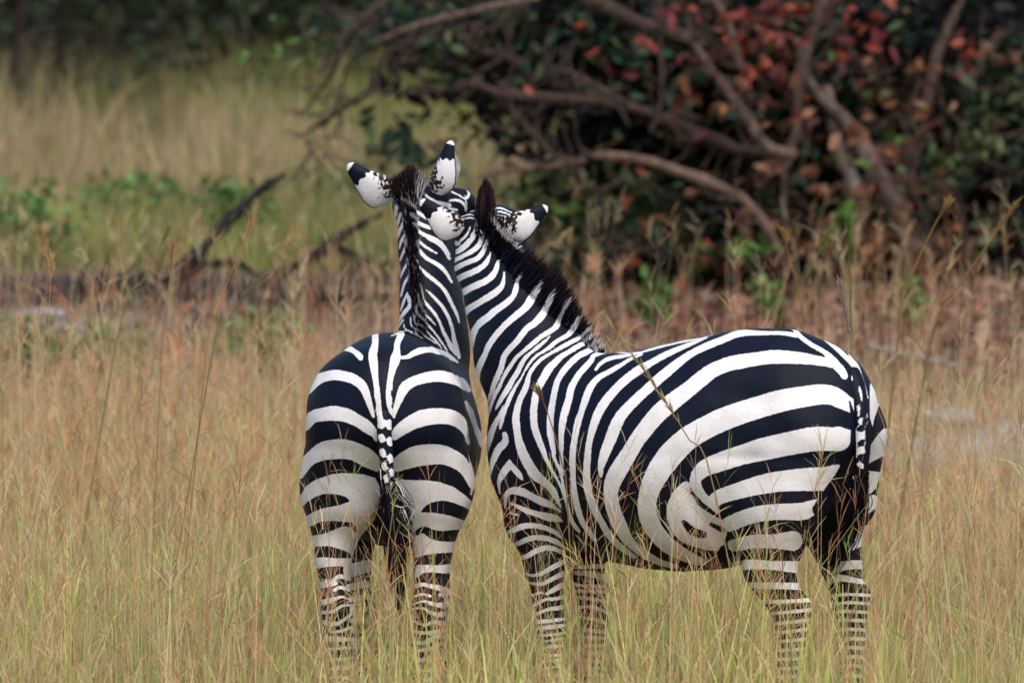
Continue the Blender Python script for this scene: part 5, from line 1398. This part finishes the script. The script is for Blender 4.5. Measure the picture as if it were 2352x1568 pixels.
# ------------------------------------------------------------------ shrubs, trees, fallen wood, rocks
def bark_material(name, c0, c1, lichen=.0):
    T = NT(name)
    co = T.n('ShaderNodeTexCoord')
    mp = T.n('ShaderNodeMapping'); mp.inputs['Scale'].default_value = (1, 1, .35); T.l(co.outputs['Object'], mp.inputs[0])
    n = T.n('ShaderNodeTexNoise', i_Scale=22.0, i_Detail=6.0, i_Roughness=.65); T.l(mp.outputs[0], n.inputs['Vector'])
    n2 = T.n('ShaderNodeTexNoise', i_Scale=5.0, i_Detail=3.0); T.l(co.outputs['Object'], n2.inputs['Vector'])
    col = T.ramp(n.outputs['Fac'], [(.3, c0), (.7, c1)]).outputs[0]
    if lichen:
        r = T.ramp(n2.outputs['Fac'], [(.60, (0, 0, 0)), (.66, (1, 1, 1))]).outputs[0]
        col = T.mix(T.math('MULTIPLY', r, lichen), col, (.34, .32, .31))
    T.l(col, T.b.inputs['Base Color']); T.b.inputs['Roughness'].default_value = .9
    T.b.inputs['Specular IOR Level'].default_value = .15
    b = T.n('ShaderNodeBump', i_Strength=.7, i_Distance=.02); T.l(n.outputs['Fac'], b.inputs['Height']); T.l(b.outputs[0], T.b.inputs['Normal'])
    return T.m
M_bark = bark_material('shrub_bark', (.026, .017, .015), (.105, .068, .054))
M_trunk = bark_material('lichen_bark', (.085, .058, .05), (.25, .175, .14), .8)
M_twig = bark_material('twig_bark', (.03, .020, .017), (.115, .075, .056))
M_dead = bark_material('dead_wood', (.010, .008, .009), (.035, .028, .028))
M_log = bark_material('grey_wood', (.10, .09, .085), (.25, .22, .20))

def limb(name, pts, Ys, widths, mat, parent, wob=.012, n=22):
    """pts in the survey picture with a depth each; widths in its pixels"""
    W = np.array([at(x, y, Y) for (x, y), Y in zip(pts, Ys)])
    sc = np.array([w/_F*(Y+CAM_D) for w, Y in zip(widths, Ys)])/2
    P = catmull(W, n); r = np.interp(np.linspace(0, 1, n), np.linspace(0, 1, len(sc)), sc)
    P = P + np.cumsum(rng.normal(size=P.shape)*wob*.35, axis=0)*np.sin(np.linspace(0, math.pi, n))[:, None]
    r = r*(1+.14*rng.normal(size=n))
    if parent: P = P - np.array(parent.location)
    V, F = tube(P, r, 9)
    return np_mesh(name, V, F, mat, parent, True), P

def leaf_cloud(P, size, col, droop=.5, aspect=.55):
    """leaves as folded pointed ovals at points P -> V, F, tint"""
    n = len(P)
    d = rng.normal(size=(n, 3)); d[:, 2] = d[:, 2]*.5-droop
    d /= np.linalg.norm(d, axis=1, keepdims=True)
    s = np.cross(d, rng.normal(size=(n, 3))); s /= np.linalg.norm(s, axis=1, keepdims=True)
    nn = np.cross(d, s)
    L = size*(.6+.8*rng.random(n)); L = L[:, None]; w = L*aspect*.5*(.7+.5*rng.random((n, 1)))
    a = P; b = P+d*L*.35+s*w+nn*w*.35; c = P+d*L*.35-s*w+nn*w*.35; m = P+d*L*.45; e = P+d*L*.78+s*w*.6+nn*w*.2; f = P+d*L*.78-s*w*.6+nn*w*.2; g = P+d*L
    V = np.stack([a, b, c, m, e, f, g], 1).astype(np.float32)
    k = np.arange(n)*7
    F4 = np.concatenate([np.stack([k, k+3, k+4, k+1], 1), np.stack([k, k+2, k+5, k+3], 1)])
    F3 = np.concatenate([np.stack([k+3, k+6, k+4], 1), np.stack([k+3, k+5, k+6], 1)])
    F3 = np.concatenate([F3, F3[:, 2:3]], 1)
    # close the tips with thin quads
    F3[:, 3] = F3[:, 2]
    return V.reshape(-1, 3), F4, F3[:, :3], np.repeat(col, 7, axis=0)

def leaves(name, P, size, col, parent, droop=.5, aspect=.55):
    if parent: P = P-np.array(parent.location)
    V, F4, F3, Cc = leaf_cloud(P, size, col, droop, aspect)
    return np_mesh(name, V, [F4, F3], M_leaf, parent, False, {'tint': Cc})

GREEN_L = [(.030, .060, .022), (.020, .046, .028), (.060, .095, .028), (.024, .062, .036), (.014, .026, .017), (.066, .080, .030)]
SHADE_L = [(.0055, .0078, .0058), (.0042, .0058, .0050), (.008, .0095, .0062), (.010, .0075, .0055)]  # near-black tints stand in for shade deep inside the foliage
DRY_L = [(.25, .10, .042), (.16, .062, .034), (.32, .16, .08), (.10, .045, .028)]
RED_L = [(.20, .030, .018), (.13, .020, .020), (.26, .060, .022)]
OLIVE_L = [(.10, .11, .04), (.13, .14, .06), (.075, .095, .03)]
LIME_L = [(.08, .16, .03), (.115, .185, .04)]

def zone(n, cx, cy, rx, ry, Y0, Y1, clump=.0):
    """points filling an ellipsoid given by its place in the survey picture and a depth range"""
    a = rng.normal(size=(n, 2)); 
    if clump:
        c = rng.normal(size=(max(3, int(n*clump)), 2)); a = c[rng.integers(0, len(c), n)]+a*.22
    x = cx+np.clip(a[:, 0], -2, 2)*rx*.6; y = cy+np.clip(a[:, 1], -2, 2)*ry*.6
    Y = Y0+(Y1-Y0)*rng.random(n)
    P = np.array([at(u, v, w) for u, v, w in zip(x, y, Y)])
    return P[P[:, 2] > .03]

# the big tangled shrub on the right
base = ground_at(2075, 660)
SY = base[1]
shrub = empty('tangled_shrub', (base[0], base[1], 0))
tag(shrub, 'big tangled shrub with forked lichen-pale trunk, arching bare branches and dark green and rusty leaves', 'shrub')
def B_(name, pts, dY, w, mat=M_bark, wob=.012):
    Ys = [SY+dY]*len(pts) if np.isscalar(dY) else [SY+d for d in dY]
    return limb(name, pts, Ys, w, mat, shrub, wob)
B_('trunk', [(2082, 668), (2068, 560), (2062, 500), (2028, 430), (1985, 350), (1940, 280), (1890, 230), (1850, 170), (1830, 90)], [0, 0, 0, -.1, -.1, 0, .1, .2, .3], [66, 58, 54, 46, 40, 32, 26, 20, 14], M_trunk)
B_('trunk', [(2066, 520), (2076, 390), (2116, 310), (2141, 225), (2161, 125), (2201, 25), (2230, -60)], [0, .1, .2, .2, .3, .4, .5], [52, 46, 40, 32, 28, 24, 18], M_bark)
B_('trunk', [(2000, 655), (1982, 560), (1966, 450), (1936, 375), (1916, 300), (1900, 200)], [.1, .1, 0, 0, .1, .2], [52, 46, 44, 38, 30, 22], M_trunk)
B_('trunk', [(1640, 662), (1626, 630), (1591, 540), (1561, 475), (1535, 400), (1500, 330)], [.3, .3, .3, .4, .5, .6], [46, 40, 34, 30, 24, 18], M_bark)
br = [
 ([(1800, 600), (1766, 530), (1726, 475), (1676, 440), (1576, 400), (1501, 372), (1426, 360), (1336, 357)], -.6, [24, 24, 24, 24, 24, 26, 24, 20]),
 ([(1345, 368), (1256, 386), (1176, 397), (1100, 410)], -.3, [18, 17, 16, 10]),
 ([(1816, 352), (1706, 345), (1626, 310), (1526, 270), (1456, 245), (1376, 230), (1250, 225), (1160, 215), (1080, 190)], -.2, [24, 26, 26, 26, 28, 30, 30, 24, 14]),
 ([(1440, 240), (1380, 205), (1300, 175), (1250, 160)], -.35, [18, 16, 12, 8]),
 ([(1760, 200), (1676, 130), (1601, 90), (1526, 78), (1456, 55), (1351, 0), (1280, -40)], .1, [18, 20, 26, 34, 38, 36, 30]),
 ([(1830, 356), (1766, 345), (1716, 290), (1676, 235), (1610, 140), (1570, 80)], -.5, [24, 28, 28, 26, 20, 12]),
 ([(1700, 160), (1686, 110), (1666, 50), (1630, -20)], -.4, [20, 18, 18, 16]),
 ([(1495, 305), (1508, 250), (1511, 125), (1515, -10)], -.7, [9, 10, 11, 12]),
 ([(1801, 520), (1806, 400), (1836, 300), (1841, 200), (1871, 100), (1893, -10)], -.3, [12, 16, 20, 22, 20, 18]),
 ([(2020, 190), (1946, 105), (1896, 30), (1880, -20)], -.4, [7, 9, 9, 8]),
 ([(1290, 372), (1226, 310), (1176, 250), (1150, 190)], -.2, [14, 18, 20, 22]),
 ([(1226, 210), (1196, 150), (1130, 128), (1060, 105)], .1, [22, 24, 24, 20]),
 ([(1240, -5), (1140, 12), (1000, 45), (930, 70), (860, 97)], -.5, [16, 16, 15, 13, 9]),
 ([(960, 92), (890, 125), (860, 200), (800, 245), (740, 282), (685, 316)], -.4, [12, 12, 13, 13, 11, 6]),
 ([(890, -5), (830, 50), (780, 100), (760, 170), (695, 262)], -.3, [16, 15, 13, 10, 5]),
 ([(800, 145), (772, 225), (738, 297)], -.35, [8, 9, 7]),
 ([(700, 314), (722, 350), (750, 392)], -.4, [5, 6, 4]),
 ([(1110, 180), (1000, 210), (900, 213), (850, 205)], 0, [16, 14, 11, 6]),
 ([(1180, 60), (1080, 60), (980, 110), (920, 130)], .2, [16, 15, 12, 6]),
 ([(870, 40), (800, 85), (720, 140)], -.1, [12, 10, 6]),
 ([(720, 60), (680, 100), (620, 125), (590, 125)], -.2, [5, 5, 4, 3]),
 ([(1560, 480), (1500, 430), (1420, 420), (1330, 440)], 0, [12, 10, 8, 5]),
 ([(1340, 520), (1430, 575), (1520, 560)], -.2, [7, 8, 6]),
 ([(2150, 560), (2110, 480), (2090, 420), (2120, 330)], -.4, [7, 8, 9, 8]),
 ([(2240, 640), (2210, 540), (2190, 420), (2200, 300), (2260, 120)], .1, [18, 17, 15, 12, 10]),
 ([(2020, 535), (2120, 570), (2230, 575)], -.5, [8, 8, 5]),
 ([(1900, 640), (1880, 540), (1850, 470), (1790, 400)], .2, [18, 16, 13, 9]),
 ([(1730, 640), (1745, 540), (1700, 470), (1640, 420)], .3, [16, 14, 12, 8]),
]
M_pale = bark_material('pale_bark', (.05, .033, .028), (.21, .14, .10))
for i, (p, d, w) in enumerate(br): B_('branch', p, d, w, M_pale if i in (0, 1, 5, 6, 8, 12) else M_bark)
# twigs
for i in range(66):
    x, y = 950+1350*rng.random()**.8, 30+580*rng.random()
    a = rng.normal()*.8-1.2; L = 60+110*rng.random()
    B_('twig', [(x, y), (x+math.cos(a)*L*.5, y+math.sin(a)*L*.5+rng.normal()*8), (x+math.cos(a)*L, y+math.sin(a)*L)], -.7+1.2*rng.random(), [7, 5, 2.5], M_twig)
# side shoots along the boughs
for p, d, w in br:
    for k in range(8):
        q = rng.random()*(len(p)-1.01); i = int(q); f = q-i
        x = p[i][0]*(1-f)+p[i+1][0]*f; y = p[i][1]*(1-f)+p[i+1][1]*f
        a = math.atan2(p[i+1][1]-p[i][1], p[i+1][0]-p[i][0]) + rng.choice([-1, 1])*(.5+.7*rng.random())
        L = 40+90*rng.random(); dd = d if np.isscalar(d) else d[i]
        B_('twig', [(x, y), (x+math.cos(a)*L*.5, y+math.sin(a)*L*.5+rng.normal()*6), (x+math.cos(a+.3)*L, y+math.sin(a+.3)*L+8)], dd-.35+.4*rng.random(), [min(8, w[0]*.45), 4.5, 2], M_twig)
parts = []
def add_leaves(pal, n, cx, cy, rx, ry, Y0=-.15, Y1=1.1, clump=.05):
    P = zone(n, cx, cy, rx, ry, SY+Y0, SY+Y1, clump)
    parts.append((P, pick(pal, len(P))))
# inner and rear leaves tinted near black, painting in the shrub's inner shade
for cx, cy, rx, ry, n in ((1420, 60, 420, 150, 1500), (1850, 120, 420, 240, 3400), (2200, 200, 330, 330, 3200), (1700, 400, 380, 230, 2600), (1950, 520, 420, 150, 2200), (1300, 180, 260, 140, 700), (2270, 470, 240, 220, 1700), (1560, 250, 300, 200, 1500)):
    add_leaves(SHADE_L, n, cx, cy, rx, ry, .3, 2.2, .12)
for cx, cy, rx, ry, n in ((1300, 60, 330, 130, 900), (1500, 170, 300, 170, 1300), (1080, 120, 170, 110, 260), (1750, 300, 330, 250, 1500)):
    add_leaves(SHADE_L, n, cx, cy, rx, ry, .15, 1.3, .12)
add_leaves(GREEN_L, 620, 1450, 80, 380, 150); add_leaves(GREEN_L, 420, 1650, 230, 330, 220); add_leaves(GREEN_L, 330, 1250, 60, 250, 110)
add_leaves(GREEN_L, 380, 1000, 70, 230, 90); add_leaves(GREEN_L, 560, 1480, 530, 300, 110); add_leaves(OLIVE_L, 420, 1330, 520, 230, 120)
add_leaves(LIME_L, 120, 1400, 480, 170, 110); add_leaves(GREEN_L, 260, 1950, 400, 330, 230); add_leaves(OLIVE_L, 420, 2240, 330, 160, 200)
add_leaves(GREEN_L, 300, 2280, 180, 170, 200)
add_leaves(DRY_L, 330, 1950, 330, 270, 290, .05, 1.0, .2); add_leaves(DRY_L, 120, 1700, 220, 260, 220, 0, .8, .3); add_leaves(DRY_L, 120, 2050, 450, 160, 190, -.3, .3, .4)
for _c in range(40):
    _x = 1560+560*rng.random(); _y = 40+560*rng.random()
    add_leaves([DRY_L, DRY_L, RED_L][_c % 3] if _y < 260 else DRY_L, 5, _x, _y, 24, 36, -.7, -.1, .5)
add_leaves(SHADE_L, 900, 1750, 610, 560, 70, -.1, .9, .1); add_leaves(DRY_L, 220, 2000, 590, 330, 50, -.4, .4); add_leaves(RED_L, 120, 1690, 50, 170, 85, -.9, .2, .15); add_leaves(RED_L, 60, 1930, 80, 240, 110, -.7, .2, .25)
add_leaves(RED_L, 22, 1480, 560, 200, 90, -.9, 0, .5); add_leaves(RED_L, 30, 1480, 200, 260, 160, -.9, .2, .6); add_leaves(DRY_L, 40, 2280, 120, 140, 130)
add_leaves(LIME_L, 26, 1930, 500, 40, 30, -.9, -.5, .3); add_leaves(LIME_L, 30, 2100, 250, 150, 160, -.7, 0, .5); add_leaves(LIME_L, 24, 1720, 560, 70, 25, -.8, -.3, .4)
add_leaves(GREEN_L, 150, 930, 330, 90, 60, -.5, .3, .2); add_leaves(LIME_L, 12, 592, 125, 36, 16, -.3, 0, .5); add_leaves(LIME_L, 26, 690, 110, 60, 60, -.4, .2, .4)
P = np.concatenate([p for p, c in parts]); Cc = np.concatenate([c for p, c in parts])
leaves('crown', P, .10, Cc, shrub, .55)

# dense backdrop shrubs close behind it, shade of the gaps put into their leaf tint
def bush(name, label, px, py, Y, w, h, n, pal, size, group=None, cat='shrub', stems=5, droop=.2, loc=None):
    b = at(px, py, Y) if loc is None else np.array(loc, float); b[2] = gz(b[0], b[1])
    r = empty(name, b); tag(r, label, cat, group)
    a = rng.normal(size=(n, 3)); a /= np.linalg.norm(a, axis=1, keepdims=True)
    lob = rng.normal(size=(9, 3)); lob /= np.linalg.norm(lob, axis=1, keepdims=True)
    rad = .55+.45*np.max(np.clip(a@lob.T, 0, 1)**4, axis=1)
    q = a*(rad*(rng.random(n)**.4))[:, None]*np.array([w/2, w/2, h/2])
    q[:, 2] += h*.52
    q = q[q[:, 2] > .02]
    V, F4, F3, T_ = leaf_cloud(q, size, pick(pal, len(q)), droop)
    np_mesh('crown', V, [F4, F3], M_leaf, r, False, {'tint': T_})
    for i in range(stems):
        aa = rng.random()*6.28; e = np.array([math.cos(aa)*w*.3*rng.random(), math.sin(aa)*w*.3*rng.random(), h*(.55+.3*rng.random())])
        Pp = catmull([np.array([0, 0, 0]), e*np.array([.25, .25, .4]), e], 8)
        tv, tf = tube(Pp, np.linspace(.022, .006, 8)*h, 6)
        np_mesh('stem', tv, tf, M_bark, r, True)
    return r
bush('shrub', 'dark dense shrub directly behind the tangled shrub at the right edge', 2300, 600, 24.5, 4.2, 4.2, 5200, SHADE_L, .15)
bush('shrub', 'dark dense shrub behind the middle of the tangled shrub, filling its gaps', 1830, 600, 25.2, 4.0, 4.0, 5200, SHADE_L, .15)
bush('shrub', 'dark shrub behind the upper left boughs of the tangled shrub', 1420, 560, 27.5, 3.0, 4.2, 2600, SHADE_L+GREEN_L[:1], .15)

# low green growth at the left, before the golden field
gl = 'low green bushes before the golden grass field'
MID = [(.10, .21, .05), (.14, .25, .055), (.08, .17, .045), (.19, .25, .08)]
for lb, px, Y, w, h, n in (('low bright green bush at the left edge beside the fallen wood', 40, 22.5, 1.1, .62, 300),
                           ('wide low green bush left of the rising dead branch', 300, 27.5, 1.2, .42, 220),
                           ('green bush standing behind the raised tip of the dead branch', 540, 24.0, .7, .62, 300),
                           ('small green bush between the dead branch and the zebras', 770, 29.0, .9, .34, 120),
                           ):
    bush('green_bush', lb, 0, 0, 0, w, h, n, MID, .085, gl, 'bush', 3, -.2, loc=(at(px, 600, Y)[0], Y, 0))
for lb, px, py, Y, w, h, n in (('leafy green weed clump at the left edge in front of the pale rock', 60, 860, 13.0, .8, .5, 420),
                           ('small green weed clump right of the pale rock', 250, 870, 13.5, .6, .38, 260),
                           ('dark green weed clump in the dry grass left of the zebra rump', 600, 860, 14.5, .7, .36, 300)):
    bush('weed_clump', lb, 0, 0, 0, w, h, n, MID, .07, 'green weed clumps in the dry grass', 'weed', 3, -.4, loc=(at(px, py, Y)[0], Y, 0))
for lb, px, Y, h in (('bright green seedling before the foot of the tangled shrub trunk', 2100, 17.0, .32), ('bright green seedling below the left boughs of the shrub', 1760, 17.5, .3),
                     ('green seedling right of the zebra manes under the shrub', 1500, 17.2, .34)):
    bush('seedling', lb, 0, 0, 0, .3, h, 60, LIME_L, .08, 'green seedlings under the shrub', 'seedling', 2, -.4, loc=(at(px, 690, Y)[0], Y, 0))

# fallen dead boughs at the left
fb = empty('dead_branch', (ground_at(420, 690)[0], ground_at(420, 690)[1], 0)); FY = float(fb.location[1])
tag(fb, 'dark dead branch lying in the grass with one long arm rising to the right', 'branch')
limb('bough', [(120, 690), (260, 660), (380, 640), (440, 610), (500, 545), (560, 485), (610, 435), (655, 400)], [FY]*8, [34, 46, 50, 42, 32, 25, 20, 13], M_dead, fb)
limb('bough', [(180, 668), (260, 650), (340, 668), (420, 700)], [FY-.2]*4, [34, 50, 46, 36], M_dead, fb)
limb('bough', [(410, 640), (470, 610), (540, 600), (600, 640)], [FY+.2]*4, [26, 22, 16, 8], M_dead, fb)
for i in range(7):
    x = 150+60*i
    limb('twig', [(x, 680), (x+20+20*rng.random(), 640-20*rng.random()), (x+50, 600-40*rng.random())], [FY-.3]*3, [8, 6, 3], M_dead, fb)
fb2 = empty('dead_branch', (ground_at(800, 700)[0], ground_at(800, 700)[1], 0)); FY2 = float(fb2.location[1])
tag(fb2, 'forked dark dead branch lying left of the zebra necks', 'branch')
limb('bough', [(590, 665), (660, 625), (720, 592), (780, 560), (830, 525), (880, 490)], [FY2]*6, [20, 24, 26, 24, 18, 10], M_dead, fb2)
limb('bough', [(770, 565), (820, 590), (880, 605), (940, 640)], [FY2+.1]*4, [22, 22, 20, 14], M_dead, fb2)
limb('bough', [(600, 690), (700, 680), (800, 690), (900, 680)], [FY2-.2]*4, [22, 28, 26, 18], M_dead, fb2)
lg = empty('fallen_log', ground_at(2120, 850)); LY = float(lg.location[1])
tag(lg, 'thin grey fallen branch lying on the leaf litter under the shrub at right', 'log')
limb('bough', [(1985, 790), (2060, 812), (2140, 832), (2240, 856)], [LY]*4, [16, 22, 22, 12], M_log, lg)

# rocks
def rock(px, py, w, d, h, label, seed):
    b = ground_at(px, py); b[2] = gz(b[0], b[1])
    bm_v, bm_f = ball((0, 0, 0), 1.0, 18, 26)
    nv = bm_v.copy()
    r2 = np.random.default_rng(seed)
    for k in range(5):
        dr = r2.normal(size=3); dr /= np.linalg.norm(dr)
        nv -= np.clip((nv@dr)-.62-.1*r2.random(), 0, 1)[:, None]*dr*.85
    nv += .05*np.sin(nv[:, [1, 2, 0]]*4+r2.random(3)*6)
    nv *= np.array([w/2, d/2, h])
    r = empty('rock', b); tag(r, label, 'rock', 'pale rocks lying in the grass')
    np_mesh('boulder', nv, bm_f, M_rock, r, True)
n = 9000
x = rng.normal(size=n)*2.6+2.4; y = 18.6+rng.normal(size=n)*2.4
k = (y > 11.5) & (y < 25) & ((x > -.4) | (rng.random(len(x)) < .25)); x, y = x[k], y[k]
P = np.stack([x, y, gz(x, y)+.012+.03*rng.random(len(x))], 1)
V, F4, F3, T_ = leaf_cloud(P, .085, pick([(.24, .125, .085), (.17, .085, .06), (.32, .19, .13), (.11, .055, .038), (.30, .11, .06)], len(P)), .05)
tag(np_mesh('leaf_litter', V, [F4, F3], M_leaf, None, False, {'tint': T_}), kind='stuff')
M_rock = bark_material('grey_rock', (.17, .167, .18), (.38, .375, .40))
rock(2200, 1045, .85, .7, .10, 'broad flat grey rock in the grass right of the side-on zebra', 3)
rock(2170, 975, .36, .35, .09, 'small pale rock behind the broad flat rock at right', 5)
rock(2330, 1015, .45, .45, .10, 'grey rock at the right edge of the picture beside the flat rock', 8)
rock(105, 735, .34, .3, .05, 'pale rock lying left of the dead branch near the left edge', 11)

# trees and thicket along the far edge of the field
def far_tree(label, x, y, w, h, n, pal, size):
    r = empty('field_tree', (x, y, float(gz(x, y)))); tag(r, label, 'tree', 'dark trees along the far edge of the field')
    q = []
    for i in range(7):
        c = np.array([rng.normal()*w*.25, rng.normal()*w*.2, h*(.35+.5*rng.random())])
        k = n//7; a = rng.normal(size=(k, 3))*np.array([w*.2, w*.2, h*.16])
        q.append(c+a)
    q = np.concatenate(q); q = q[q[:, 2] > .05]
    V, F4, F3, T_ = leaf_cloud(q, size, pick(pal, len(q)), .2)
    np_mesh('crown', V, [F4, F3], M_leaf, r, False, {'tint': T_})
    tv, tf = tube(catmull([(0, 0, -.1), (.1, .05, h*.3), (-.05, 0, h*.7)], 8), np.linspace(.06, .03, 8), 7)
    np_mesh('trunk', tv, tf, M_bark, r, True)
FAR1 = [(.05, .075, .03), (.035, .055, .025), (.07, .085, .035)]
FAR2 = [(.05, .042, .035), (.07, .055, .045), (.035, .035, .028)]
for lb, px, y, w, h, pal in (('dark green tree at the far left corner of the field', 20, 40, 4.5, 5, FAR1), ('green rounded tree second from the left at the field edge', 120, 43, 4, 4.5, FAR1),
                        ('bare greyish tree beyond the field, left of the gap in the treeline', 260, 52, 4, 4.5, FAR2), ('purple-brown tree near the middle of the field edge', 400, 54, 4.5, 4.5, FAR2),
                        ('brownish tree at the field edge left of the shrub boughs', 560, 53, 4.5, 4.2, FAR2), ('dull green tree at the field edge behind the shrub boughs', 760, 51, 4.5, 4.6, FAR1+FAR2),
                        ('grey-green tree beyond the field behind the zebra ears', 960, 50, 5, 4.6, FAR2+FAR1)):
    far_tree(lb, at(px, 60, y)[0], y, w, h, 2600, pal, .2)
W_ = Pile()
n = 15000
P = np.stack([-14+28*rng.random(n), 60+14*rng.random(n), 7*rng.random(n)**1.2], 1)
V, F4, F3, T_ = leaf_cloud(P, .38, pick(FAR1+FAR2, n)*.8, .2)
tag(np_mesh('far_wood', V, [F4, F3], M_leaf, None, False, {'tint': T_}), kind='stuff')
